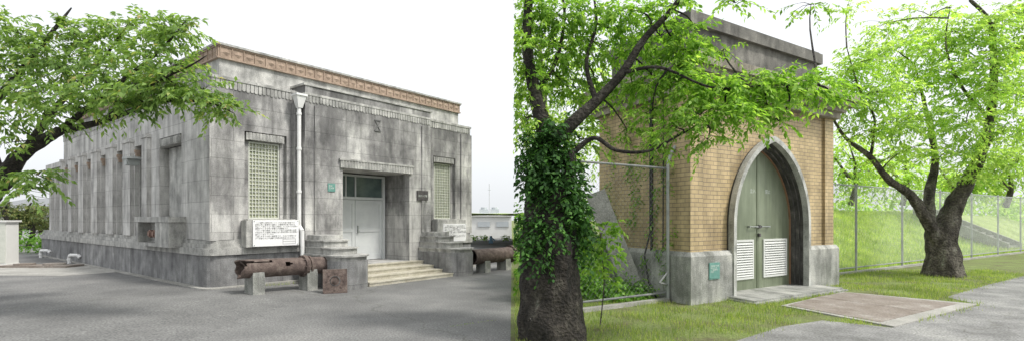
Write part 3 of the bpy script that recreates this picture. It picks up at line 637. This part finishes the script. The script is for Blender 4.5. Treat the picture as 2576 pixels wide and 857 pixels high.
def sprays(clumps,nleaf,tl,ls,droop=.25,flat=.35):
    PP=[];DD=[];NN=[];tw=[]
    for (c,r,n) in clumps:
        n=int(n); c=np.array(c); r=np.array(r); u=norm(rng.normal(size=(n,3))); rad=rng.random((n,1))**.5
        st=c+u*rad*r*1.05
        d=norm(u*np.array([1,1,flat])+rng.normal(size=(n,3))*np.array([.5,.5,.3]))
        L=tl*rng.uniform(.5,1.2,(n,1))
        tw.append((c,st,d,L))
        side=norm(np.cross(d,np.array([0,0,1.])))
        for q in range(nleaf):
            fr=(q+.6)/nleaf; pos=st+d*L*fr; pos[:,2]-= (droop*L[:,0]*fr*fr)
            sg=1 if q%2 else -1
            ld=norm(d*.55+side*sg*.8*(1-.5*fr)+rng.normal(size=(n,3))*.3+np.array([0,0,-.5]))
            nn=norm(np.array([0,0,1.])+rng.normal(size=(n,3))*.5); nn=norm(nn-ld*(nn*ld).sum(1,keepdims=True))
            PP.append(pos);DD.append(ld);NN.append(nn)
    P=np.concatenate(PP);D=np.concatenate(DD);N=np.concatenate(NN); n=len(P)
    Ln=ls*rng.uniform(.6,1.25,n); return P,D,N,Ln,Ln*.42,tw
class Tub:
    def __init__(s): s.v=[];s.f=[]
    def tube(s,pts,rad,n=8,sub=5,rough=.12,side=0):
        pts=[Vector(p) for p in pts]; Q=[];R=[]
        for i in range(len(pts)-1):
            p0=pts[max(i-1,0)];p1=pts[i];p2=pts[i+1];p3=pts[min(i+2,len(pts)-1)]
            for k in range(sub):
                t=k/sub; Q.append(.5*((2*p1)+(p2-p0)*t+(2*p0-5*p1+4*p2-p3)*t*t+(-p0+3*p1-3*p2+p3)*t**3)); R.append(rad[i]*(1-t)+rad[i+1]*t)
        Q.append(pts[-1]);R.append(rad[-1]); base=len(s.v); a=None
        for i,q in enumerate(Q):
            d=(Q[min(i+1,len(Q)-1)]-Q[max(i-1,0)]).normalized()
            if a is None: a=d.orthogonal().normalized()
            a=(a-d*a.dot(d)).normalized(); b_=d.cross(a)
            for j in range(n):
                an=2*math.pi*j/n; dr=a*math.cos(an)+b_*math.sin(an); p=q+dr*R[i]
                p=q+dr*R[i]*(1+rough*1.2*noise.noise(Vector((p.x*3,p.y*3,p.z*1.4)))+rough*1.3*noise.noise(Vector((p.x*10,p.y*10,p.z*3)))+rough*.4*math.sin(an*5+i*.1))
                if side>0 and p.x<.012: p.x=.012
                if side<0 and p.x>-.012: p.x=-.012
                s.v.append(p)
        for i in range(len(Q)-1):
            for j in range(n): s.f.append((base+i*n+j,base+i*n+(j+1)%n,base+(i+1)*n+(j+1)%n,base+(i+1)*n+j))
        s.f.append(tuple(base+(len(Q)-1)*n+j for j in range(n)))
        return Q
def tree(name,label,base,limbs,clumps,lm,nleaf=12,tl=.45,ls=.11,side=0,fine=6,group=None,droop=.25,dy=.8,rbr=.022,dens=1.0,bark='bark'):
    th=thing(name,label,'tree',base,group); T=Tub(); pts=[]
    for L,R in limbs:
        big=R[0]>.15
        pts+=T.tube(L,R,n=36 if big else 8,sub=14 if big else 6,rough=.13 if big else .07,side=side)[::2 if big else 1]
    cl=[]
    for (u,v_,Y,ru,rv,n) in clumps:
        c=sv(u,v_,Y); k=Y/1275; cl.append((tuple(c),(ru*k,max(ru,rv)*k*dy,rv*k),max(3,n*dens)))
    P,D,N,Ln,Wd,tw=sprays(cl,nleaf,tl,ls,droop)
    for c,st,d,L in tw:
        c=Vector(c); nr=min(pts,key=lambda q:(q-c).length); mid=(nr+c)/2+Vector((random.uniform(-.1,.1),random.uniform(-.1,.1),.08*(c-nr).length))
        if (c-nr).length>.05: T.tube([nr,mid,c],[rbr,rbr*.7,rbr*.35],n=5,sub=3,rough=0,side=side)
        for i in range(min(fine,len(st))):
            a=Vector(st[i]);e=a+Vector(d[i])*float(L[i,0])*.8; e.z-=droop*float(L[i,0])*.5
            T.tube([c,(c+a)/2+Vector((0,0,.03)),a,e],[rbr*.35,rbr*.28,rbr*.2,rbr*.1],n=3,sub=1,rough=0,side=side)
    mk('trunk',T.v,T.f,M[bark],th,smooth=True,normals=False)
    leaves_mesh('crown',P,D,N,Ln,Wd,lm,th,side)
    return th
Lm=[([Vector((-11.2,8.9,-.1)),sv(-300,620,8.9),sv(-120,560,8.8),sv(0,455,8.6),sv(60,385,8.6),sv(150,330,8.5)],[.40,.30,.24,.165,.11,.075]),
 ([sv(150,330,8.5),sv(260,305,8.4),sv(400,258,8.2),sv(520,258,8.0),sv(590,286,7.9)],[.07,.05,.032,.018,.006]),
 ([sv(0,455,8.6),sv(-30,300,8.7),sv(60,170,8.8),sv(140,70,8.9),sv(180,20,9)],[.10,.07,.05,.03,.01]),
 ([sv(60,385,8.6),sv(150,260,8.9),sv(250,160,9.2),sv(330,50,9.3)],[.07,.05,.03,.01]),
 ([sv(150,330,8.5),sv(280,225,8.3),(sv(400,130,8.3)),sv(470,50,8.3)],[.055,.04,.022,.01]),
 ([sv(260,305,8.4),sv(380,215,7.8),sv(480,165,7.7),sv(520,140,7.6)],[.04,.025,.015,.006]),
 ([sv(0,455,8.6),sv(60,470,8.2),sv(110,470,8.0)],[.045,.025,.01])]
Lc=[(20,75,8.8,65,42,48),(75,140,9,75,55,60),(185,85,8.9,48,38,30),(245,90,9.1,58,46,42),(330,75,9.2,62,44,44),(415,62,8.4,50,34,34),(460,85,8.2,38,32,22),
 (150,170,8.7,78,52,50),(270,170,8.5,78,48,48),(370,150,8.1,66,40,38),(440,165,7.9,52,32,26),(40,235,8.4,66,46,38),(140,240,8.2,70,34,34),(250,228,8.0,75,30,36),(350,214,7.8,66,30,31),
 (440,216,7.8,56,26,28),(510,226,7.9,45,22,21),(545,256,7.9,38,17,17),(578,278,7.9,20,12,8),(20,305,8.2,40,26,14),(110,288,8.0,55,18,14),(10,360,8.0,26,20,8),(20,445,8.0,34,24,13),(95,440,7.9,36,24,18),(60,478,7.9,30,14,8),
 (200,272,8.0,40,13,9),(290,256,7.9,42,15,11),(350,272,8.0,24,16,8),(390,248,7.9,30,16,10),(10,160,9,50,60,30),(420,242,8,30,16,10)]
tree('cherry_tree','spreading green cherry tree with dark arching limbs beside building',(-11.2,8.9,-.1),Lm,Lc,M['leafA'],nleaf=14,tl=.38,ls=.11,side=-1,droop=.32,dens=1.15,rbr=.016)
Rm=[([Vector((.60,7.3,-.3)),Vector((.59,7.3,-.08)),Vector((.57,7.32,.25)),Vector((.555,7.33,.8)),Vector((.545,7.36,1.3)),Vector((.53,7.4,1.8)),Vector((.50,7.4,2.3)),sv(1375,330,7.4)],[.56,.49,.455,.43,.41,.32,.21,.14]),
 ([sv(1385,370,7.4),sv(1440,310,7.3),sv(1500,255,7.3),sv(1565,185,7.2),sv(1620,100,7.2),sv(1690,25,7.1),sv(1740,-50,7)],[.11,.09,.075,.062,.05,.04,.03]),
 ([sv(1375,340,7.4),sv(1345,230,7.5),sv(1325,100,7.5),sv(1335,-40,7.5)],[.13,.10,.08,.05]),
 ([sv(1395,420,7.3),sv(1440,385,7.1),sv(1495,347,7.0),sv(1550,378,6.9),sv(1630,380,6.8),sv(1700,345,6.8),sv(1780,300,6.8)],[.06,.045,.032,.027,.021,.014,.007]),
 ([sv(1500,255,7.3),sv(1475,160,7.5),sv(1500,60,7.7),sv(1490,-30,7.8)],[.045,.03,.022,.013]),
 ([sv(1565,185,7.2),sv(1660,170,6.9),sv(1790,220,6.8),sv(1930,215,6.8),sv(2060,215,6.9)],[.03,.022,.014,.01,.005]),
 ([sv(1345,240,7.5),sv(1400,150,7.6),(sv(1420,40,7.7)),sv(1410,-30,7.8)],[.045,.03,.022,.01]),
 ([sv(1350,600,7.35),sv(1400,500,7.1),sv(1430,430,7.1),sv(1440,380,7.1)],[.10,.13,.09,.055])]
Rc=[(1330,30,7.6,45,45,45),(1410,40,7.6,50,42,45),(1500,30,7.7,50,36,38),(1590,25,7.4,45,26,28),(1330,120,7.5,40,50,38),(1420,125,7.8,55,45,45),(1510,120,7.9,50,45,38),(1340,210,7.6,45,45,36),(1430,220,7.9,50,40,32),
 (1500,225,8.2,40,36,18),(1320,300,7.5,35,40,24),(1600,110,8,45,50,32),(1660,90,7.5,45,40,32),(1640,190,7.4,55,36,32),(1590,210,7.6,40,34,20),(1725,125,7.3,46,30,26),(1750,78,7.2,45,24,18),(1820,130,7.4,24,14,5),(1700,165,7.3,40,26,20),
 (1720,205,7.1,60,28,34),(1800,232,6.9,65,28,44),(1880,220,6.9,65,26,44),(1960,205,6.9,60,22,38),(2040,212,6.9,50,20,28),(2085,240,7.0,30,18,13),(1850,285,6.8,60,24,26),(1760,288,6.8,52,24,24),(1930,265,6.9,45,20,18),
 (1700,322,6.8,42,18,13),(1960,305,7.0,24,12,6),(1640,280,7.2,36,22,12),(1700,12,7.2,50,18,16),(1850,8,7.4,50,10,9),(1580,330,7.6,30,16,7),(1470,350,7.3,30,20,8),(1450,305,7.8,35,22,10),(2040,12,8.5,50,12,7),(1780,350,6.9,30,14,6),(1640,362,7.0,28,14,6)]
tree('cherry_tree','old gnarled cherry tree with ivy clad trunk beside fence',(.6,7.3,G),Rm,Rc,M['leafB'],nleaf=13,tl=.36,ls=.094,side=1,droop=.4,dens=1.55,rbr=.018)
def s2(u,v_,Y=15.6): return sv(u,v_,Y)
bx=(2372-1288)/1275*15.3
Bm=[([Vector((bx,15.3,G-.15)),Vector((bx,15.3,.05)),s2(2370,640,15.3),s2(2372,590,15.3),s2(2400,520,15.3),s2(2425,470,15.2),s2(2465,390,15.1),s2(2490,300,15),s2(2500,180,15),s2(2490,60,15),s2(2440,0,15)],[.62,.47,.40,.35,.24,.195,.15,.115,.085,.06,.04]),
 ([s2(2365,620,15.3),s2(2335,560,15.2),s2(2290,490,15.1),s2(2235,450,15),s2(2190,395,15),s2(2130,350,15.1),s2(2090,290,15)],[.21,.165,.125,.095,.075,.05,.025]),
 ([s2(2340,565,15.2),s2(2338,480,15.6),s2(2352,400,15.8),s2(2330,280,16),s2(2300,160,16)],[.155,.13,.095,.055,.02]),
 ([s2(2190,395,15),s2(2200,300,14.8),s2(2160,220,14.8),s2(2130,120,14.8)],[.045,.035,.025,.012]),
 ([s2(2490,300,15),s2(2420,220,15),s2(2380,120,15),s2(2390,20,15)],[.06,.04,.025,.012]),
 ([s2(2500,180,15),s2(2560,120,15),s2(2600,60,15)],[.05,.035,.025])]
Bc=[(2130,180,15,45,45,35),(2190,150,14.8,50,50,45),(2260,130,15.5,55,45,50),(2340,110,15.8,55,45,50),(2300,200,15.6,60,40,50),(2210,230,14.6,60,38,50),(2140,270,14.8,45,35,30),(2390,190,15,55,45,50),
 (2470,230,14.6,55,45,55),(2550,210,15,45,50,45),(2420,90,15,50,45,44),(2500,60,14.7,60,40,50),(2560,120,15,40,40,38),(2340,290,15.2,60,35,45),(2430,310,14.6,60,35,45),(2530,320,14.8,50,40,45),(2260,310,14.6,55,30,40),(2490,150,14.6,50,40,40),
 (2180,330,14.6,40,22,18),(2340,40,16,60,25,26),(2230,60,16,50,25,20),(2550,30,15,40,30,28),(2480,390,14.4,50,25,28),(2560,410,14.6,30,30,20),(2390,380,14.7,40,22,22),(2130,30,16,50,18,10),(2300,370,14.8,35,18,14),(2600,250,15,40,60,30),(2120,220,15.6,40,26,14),(2440,440,14.8,36,20,14),(2230,400,15,40,20,12)]
tree('cherry_tree','twin trunked cherry tree with lichen bark in front of fence',(bx,15.3,G),Bm,Bc,M['leafC'],nleaf=13,tl=.6,ls=.135,side=1,fine=5,rbr=.024,dens=1.85,bark='bark2')
def bg(u,vbase,Y,cl,mat,lab,ls=.26,nl=10):
    b0=sv(u,vbase,Y); top=sv(u+8,cl[0][1],Y)
    return tree('background_tree',lab,tuple(b0),[([b0,(b0+top)/2+Vector((.2,0,0)),top],[.149,.12,.06]),([(b0+top)/2,sv(u-40,(vbase+cl[0][1])/2-60,Y)],[.1,.04])],[(a,b_,Y+c_,d_,e_,n_) for a,b_,c_,d_,e_,n_ in cl],mat,nleaf=nl,tl=1.1,ls=ls,side=1,fine=2,rbr=.05,group='trees on the bank',dens=1.3,bark='bark2')
bg(2140,515,27,[(2140,400,0,50,45,60),(2110,440,0,40,35,40),(2190,430,1,50,35,50),(2130,350,0,35,25,20)],M['leafC'],'leafy green tree standing behind the bank')
bg(2270,515,30,[(2270,420,0,55,35,55),(2230,460,0,50,25,40),(2320,450,1,50,30,45),(2270,370,0,40,25,22)],M['leafC'],'leafy green tree standing behind the bank')
bg(2400,520,28,[(2400,440,0,55,30,55),(2450,465,0,50,25,40),(2360,470,1,40,22,35)],M['leafC'],'leafy green tree standing behind the bank')
bg(2530,520,27,[(2530,430,0,55,40,60),(2580,380,0,50,60,50),(2480,470,1,40,22,30)],M['leafC'],'leafy green tree standing behind the bank')
bg(1350,600,15,[(1340,120,0,60,80,60),(1330,300,0,50,80,60),(1420,330,0,50,50,50),(1450,200,0,60,60,45)],M['leafC'],'tall leafy tree behind the ivy clad trunk',ls=.16)
bg(1530,600,19,[(1540,250,0,60,60,44),(1500,370,0,50,60,55),(1590,160,0,55,50,26),(1470,100,0,55,60,30)],M['leafC'],'tall leafy tree behind the brick building',ls=.18)
def leafy(name,label,category,loc,cl,mat,ls,nl=8,tl=.3,side=1,droop=.2,parent=None,kind=None,group=None):
    P,D,N,Ln,Wd,tw=sprays(cl,nl,tl,ls,droop); Wd=Ln*.6
    return leaves_mesh(name,P,D,N,Ln,Wd,mat,parent,side,loc=loc,label=label,category=category,kind=kind,group=group)
cl=[]
for i in range(60):
    x=8+i*1.25; y=44+random.uniform(-3,4)-.1*i; cl.append(((x,y,random.uniform(1.5,4.0)),(1.6,1.5,1.2),34))
leafy('wood','','',(0,0,0),cl,M['leafC'],.36,nl=8,tl=1.2,kind='stuff')
cl=[]
for i in range(80):
    a=random.uniform(-2.9,.5); z=random.uniform(1.2,2.9)+.15*math.sin(a*4); r=.43-.12*(z-1.3)
    cl.append(((.54+r*math.cos(a),7.36+r*math.sin(a),z),(.13,.12,.16),14))
cl+=[((.80,7.1,2.15),(.24,.15,.2),38),((.9,7.1,1.75),(.13,.12,.22),24),((.25,7.1,2.4),(.2,.15,.2),45),((.95,7.1,1.4),(.06,.08,.16),8),((.3,7.0,1.2),(.12,.06,.25),14)]
leafy('ivy','dark green ivy wrapped around the gnarled cherry trunk','ivy',(.6,7.3,1.5),cl,M['ivy'],.08,nl=6,tl=.22,droop=.8)
sh_=[((1.3,11.2,.3),1),((1.7,12.6,.5),1),((1.75,10.9,.0),.55),((.6,10.5,.5),1.1),((1.9,13.2,1.0),1.2),((1.0,13.5,1.3),1.4),((2.45,11.0,-.05),.45),((.5,12.5,1.2),1.3),((2.7,10.9,-.05),.4),((1.45,12.8,1.6),1.2),((2.2,10.8,-.05),.5)]
for c,s_ in sh_:
    leafy('shrub','leafy green shrub growing behind the chain link fence','shrub',(c[0],c[1],G),[((c[0]+random.uniform(-.3,.3)*s_,c[1]+random.uniform(-.3,.3)*s_,c[2]+random.uniform(-.1,.4)*s_),(.35*s_,.35*s_,.38*s_),34) for _ in range(5)],M['shrub'],.075+.02*s_,nl=8,tl=.3,group='shrubs behind the fence')
cl=[(tuple(sv(u,v_,7.9)),(.12,.12,.10),9) for u,v_ in ((1490,560),(1520,590),(1500,630),(1540,640),(1500,600),(1530,610),(1500,680),(1530,700),(1520,660),(1480,600),(1545,560))]
sp_=leafy('sapling','young bright green sapling sprouting beside the trunk','plant',tuple(sv(1515,800,7.9)),cl,M['leafB'],.09,nl=6,tl=.2)
T=Tub(); b0=sv(1510,815,7.9); T.tube([b0,sv(1520,700,7.9),sv(1510,600,7.9),sv(1535,550,7.9)],[.012,.009,.006,.003],n=5)
mk('stem',T.v,T.f,M['bark2'],sp_,normals=False)
cl=[]
for (yy,z) in [(-2.2,4.1),(-2.0,3.9),(-2.1,3.5),(-1.9,3.1),(-2.0,2.7),(-1.8,2.3),(-1.4,3.9),(-1.5,3.3),(-1.0,4.0),(-.9,3.5),(-2.9,4),(-2.7,3.2),(-2.8,2.4),(-2.7,1.6),(-1.9,1.6),(-1.6,2.8),(-.7,2.4),(-1.2,1.5),(-.6,1.2),(-.9,2.9),(-2.3,1.0),(-1.7,1.9),(-1.1,2.2),(-1.2,2.8),(-1.0,1.0),(-1.4,.7),(-.8,.5)]:
    cl.append((tuple(FB((.06,yy,z))),(.05,.18,.32),26))
leafy('climbing_vine','green climbing vine hanging over the brick side wall','vine',tuple(FB((0,-1.8,1))),cl,M['shrub'],.062,nl=5,tl=.14,droop=.8)

# ------------------------------------------------------------------ grass blades
def blades(name,P,h,mat,wd=.006,side=0):
    n=len(P); a=rng.uniform(0,6.28,n); d=np.stack([np.cos(a),np.sin(a),np.zeros(n)],1); H=h*rng.uniform(.4,1.3,n)
    lean=np.stack([-np.sin(a),np.cos(a),np.zeros(n)],1)*(H*rng.uniform(-.7,.7,n))[:,None]
    V=np.stack([P-d*wd*.5,P+d*wd*.5,P+lean+np.stack([np.zeros(n),np.zeros(n),H],1)],1)
    if side>0: V=V[V[:,:,0].min(1)>.01]
    n=len(V); me=bpy.data.meshes.new(name); me.vertices.add(n*3); me.vertices.foreach_set('co',V.astype(np.float32).ravel())
    me.loops.add(n*3); me.loops.foreach_set('vertex_index',np.arange(n*3,dtype=np.int32)); me.polygons.add(n); me.polygons.foreach_set('loop_start',np.arange(0,n*3,3,dtype=np.int32)); me.update(calc_edges=True)
    me.materials.append(mat); o=bpy.data.objects.new(name,me); COL.objects.link(o); o["kind"]="stuff"; return o
def inpoly(X,Yv,poly):
    ins=np.zeros(len(X),bool); n=len(poly)
    for i in range(n):
        x1,y1=poly[i];x2,y2=poly[(i+1)%n]
        c=((y1>Yv)!=(y2>Yv)); xi=(x2-x1)*(Yv-y1)/((y2-y1)+1e-12)+x1; ins^=(c&(X<xi))
    return ins
X=rng.uniform(.05,16,190000);Yv=rng.uniform(4.5,17,190000)
jx=X+rng.normal(size=len(X))*.10; jy=Yv+rng.normal(size=len(X))*.10
bad=inpoly(jx,jy,path)|inpoly(X,Yv,[tuple(FB(q)[:2]) for q in ((-.02,.02,0),(6,.02,0),(6,-3.4,0),(-.02,-3.4,0))])|inpoly(X,Yv,[tuple(FB(q)[:2]) for q in ((1.2,.7,0),(5,.7,0),(5,-.1,0),(1.2,-.1,0))])|inpoly(X,Yv,[(5.30,9.98),(6.05,8.02),(9.33,10.14),(7.75,11.85)])
nzv=np.array([noise.noise(Vector((a*1.3,b_*1.3,0))) for a,b_ in zip(X,Yv)])
keep=(~bad)&(nzv>rng.uniform(-.45,.35,len(X)))
P=np.stack([X[keep],Yv[keep],np.full(keep.sum(),G)],1); blades('grass_cover',P,.085,M['blade'],.009,1)
xs=6.2+rng.random(60000)**1.4*26; ws=1.4+rng.random(60000)*7
P=np.array([tuple(F3((a,b_,bankz(a,b_)))) for a,b_ in zip(xs,ws)]); blades('bank_grass_cover',P,.20,M['blade2'],.025)
P=np.array([tuple(FA((a,.27+abs(rng.normal())*.05,0))) for a in rng.choice([.9,1.3,1.6,1.1],300)+rng.normal(size=300)*.12]); P[:,2]=G+.0
t_=rng.random(70); P2=np.stack([-1.0+.75*t_+rng.normal(size=70)*.02,8.1+.55*t_+rng.normal(size=70)*.02,np.full(70,G)],1)
blades('weed_cover',P,.14,M['blade'],.012); blades('crack_weed_cover',P2,.022,M['blade'],.01)

# ------------------------------------------------------------------ left background and small things
cbx=thing('utility_cabinet','pale grey metal utility cabinet standing on concrete apron','cabinet',(-17.7,17.0,0))
fr=Frame((-17.75,17.1),(.99,.12),(.12,-.99)); q=MB(fr); q.box(-.6,.62,-.5,.0,.08,1.5); q.box(-.66,.68,-.55,.06,1.5,1.56); q.box(-.62,.64,-.52,.02,0,.08); q.make('body',M['cream'],cbx)
for x0,x1 in ((-.58,-.01),(.01,.6)): q=MB(fr); q.box(x0,x1,.001,.025,.12,1.46); q.make('door',M['winframe'],cbx)
q=MB(fr); q.box(.05,.08,.025,.05,.7,.95); q.make('handle',M['galv'],cbx)
mh=thing('manhole_cover','rusty raised manhole covers on pale slab','cover',(-15.6,17.2,0)); q=MB(); q.box(-16.9,-14.6,16.6,17.3,0,.07); q.cyl((-15.3,16.95,.07),(-15.3,16.95,.13),.3,20); q.cyl((-16.3,16.95,.07),(-16.3,16.95,.12),.28,20); q.make('lid',M['rust'],mh)
def bent(u,v_,Y,lab):
    c=sv(u,v_,Y); th=thing('drain_pipe',lab,'pipe',(c.x,c.y,0)); q=MB(); 
    q.pipe([(c.x-.25,c.y,0),(c.x-.25,c.y,.22),(c.x-.18,c.y-.05,.3),(c.x+.1,c.y-.05,.3),(c.x+.18,c.y-.05,.22)],.06,10); q.cyl((c.x-.25,c.y,.12),(c.x-.25,c.y,.17),.075); q.make('elbow',M['white'],th)
bent(192,665,18.3,'short white bent drain pipe rising from the ground'); bent(118,655,21,'short white bent drain pipe rising from the ground')
leafy('hedge','clipped green hedge beyond the yard','hedge',(-22.5,24,0),[((-26+i*.55,24+random.uniform(-.3,.3),.5),(.5,.5,.5),50) for i in range(14)],M['shrub'],.12,nl=7,tl=.3,side=-1)
for (u,Y,s_) in ((15,27,1),(70,28,.9),(105,31,.8),(40,33,.9)):
    c=sv(u,560,Y); b0=Vector((c.x,c.y,0))
    th=thing('pine_tree','pruned pine with dull green needle pads','tree',tuple(b0),'pines beyond the yard'); T=Tub(); T.tube([b0,b0+Vector((.3,0,1.0)),b0+Vector((-.1,0,1.9)),b0+Vector((.2,0,2.5))],[.14,.11,.08,.04],n=8)
    cl=[]
    for i in range(7):
        a=random.uniform(0,6.28); z=1.0+.22*i; cc=b0+Vector((math.cos(a)*(1.0-.1*i),math.sin(a)*.8,z)); cl.append((tuple(cc),(.55*s_,.5,.18),40)); T.tube([b0+Vector((0,0,z-.2)),cc],[.04,.02],n=5,sub=2)
    mk('trunk',T.v,T.f,M['bark'],th,smooth=True,normals=False)
    P,D,N,Ln,Wd,tw=sprays(cl,8,.3,.16,0); leaves_mesh('crown',P,D,N,Ln,Wd*.6,M['pine'],th,-1)
hs=thing('house','low house with grey tiled roof behind pines','house',(-33,40,0)); q=MB(); q.box(-42,-32,38,46,0,2.0); q.make('wall',M['cream'],hs)
q=MB(); q.add([(-42.6,37.4,1.95),(-31.4,37.4,1.95),(-31.4,46.6,1.95),(-42.6,46.6,1.95),(-40,42,3.3),(-34,42,3.3)],[(0,1,5,4),(1,2,5),(2,3,4,5),(3,0,4),(0,1,2,3)]); q.make('roof',M['tile'],hs)
for i in range(3): q=MB(); q.box(-40.5+i*3,-39+i*3,37.95,38.02,.8,1.7); q.make('window',M['glassdark'],hs)
pole=thing('utility_pole','grey concrete utility pole with sagging wires','utility pole',(-46,36,0)); q=MB(); q.cyl((-46,36,0),(-46,36,7.5),.16,12,r1=.1); q.box(-46.6,-45.4,35.95,36.05,6.6,6.7); q.make('pole',M['plinth'],pole)
for k in range(4):
    q=MB(); a=Vector((-46,36,6.7-.5*k)); b_=Vector((-19,38,1.5-.12*k)); pts=[a.lerp(b_,t/8)-Vector((0,0,1.0*(t/8)*(1-t/8))) for t in range(9)]; q.pipe([tuple(p_) for p_ in pts],.02,4)
    q.make('wire',M['black'],pole)
wb=thing('plant_building','low pale flat roofed building with rooftop units','building',(-2.6,46,G)); q=MB(); q.box(-6,-.05,46,56,G,1.85); q.box(-6.1,-.03,45.8,56.2,1.85,2.02); q.make('wall',M['cream'],wb)
for i in range(2): q=MB(); q.box(-3.1+i*1.7,-2.0+i*1.7,45.93,46.01,.9,1.35); q.make('window',M['winfar'],wb)
for x in (-2.6,-1.6): 
    q=MB(); q.box(x-.4,x+.4,46.6,47.5,2.02,2.5); q.cyl((x,47.0,2.5),(x,47.0,2.68),.3,16); q.make('rooftop_unit',M['winfar'],wb)
q=MB(); q.cyl((-2.2,49,2.02),(-2.2,49,5.0),.022,6); q.cyl((-2.35,49,4.4),(-2.05,49,4.4),.016,6); q.make('antenna',M['galv'],wb)
for x in (-3.0,-2.2,-.5):
    leafy('bush','small rounded green bush by the far building','bush',(x,40,G),[((x,40,.14),(.35,.3,.24),60)],M['leafB'],.10,nl=6,tl=.12,side=-1,group='bushes by the far building')
bl=thing('blue_pump','small pale blue painted pump on a stand','pump',(-1.5,36,G)); q=MB(); q.box(-1.65,-1.35,35.85,36.15,G,.1); q.cyl((-1.5,36,.1),(-1.5,36,.4),.09,12); q.cyl((-1.5,35.8,.32),(-1.2,35.8,.1),.05,8); q.make('body',M['blue'],bl)

# ------------------------------------------------------------------ light, world, camera
wd=bpy.data.worlds.new("World"); scene.world=wd; wd.use_nodes=True; nt=wd.node_tree
bgN=nt.nodes['Background']; sky=nt.nodes.new('ShaderNodeTexSky'); sky.sky_type='NISHITA'; sky.sun_disc=False
el=math.radians(55); az=math.radians(112)
sky.sun_elevation=el; sky.sun_rotation=az; sky.dust_density=6; sky.air_density=1.0; sky.ozone_density=1
hsv=nt.nodes.new('ShaderNodeHueSaturation'); hsv.inputs['Saturation'].default_value=.22; hsv.inputs['Value'].default_value=1.3
nt.links.new(sky.outputs[0],hsv.inputs['Color'])
ad=nt.nodes.new('ShaderNodeMixRGB'); ad.inputs[0].default_value=.6; ad.inputs[2].default_value=(9.5,9.8,10.1,1)
nt.links.new(hsv.outputs[0],ad.inputs[1]); nt.links.new(ad.outputs[0],bgN.inputs[0]); bgN.inputs[1].default_value=.145
sd_=bpy.data.lights.new('sun','SUN'); sd_.energy=3.0; sd_.angle=math.radians(8); sd_.color=(1,.96,.89)
so=bpy.data.objects.new('sun',sd_); COL.objects.link(so)
dirv=Vector((math.sin(az)*math.cos(el),math.cos(az)*math.cos(el),math.sin(el))); so.rotation_euler=dirv.to_track_quat('Z','Y').to_euler(); so.location=(0,0,30)
cam=bpy.data.cameras.new('camera'); cam.sensor_width=36; cam.lens=36*1275/2576; cam.shift_y=(550-428.5)/2576; cam.clip_end=2000; cam.clip_start=.05
co=bpy.data.objects.new('camera',cam); co.location=(0,0,CAMZ); co.rotation_euler=(math.radians(90),0,0); COL.objects.link(co); scene.camera=co
scene.view_settings.view_transform='Standard'; scene.view_settings.look='None'; scene.view_settings.exposure=0
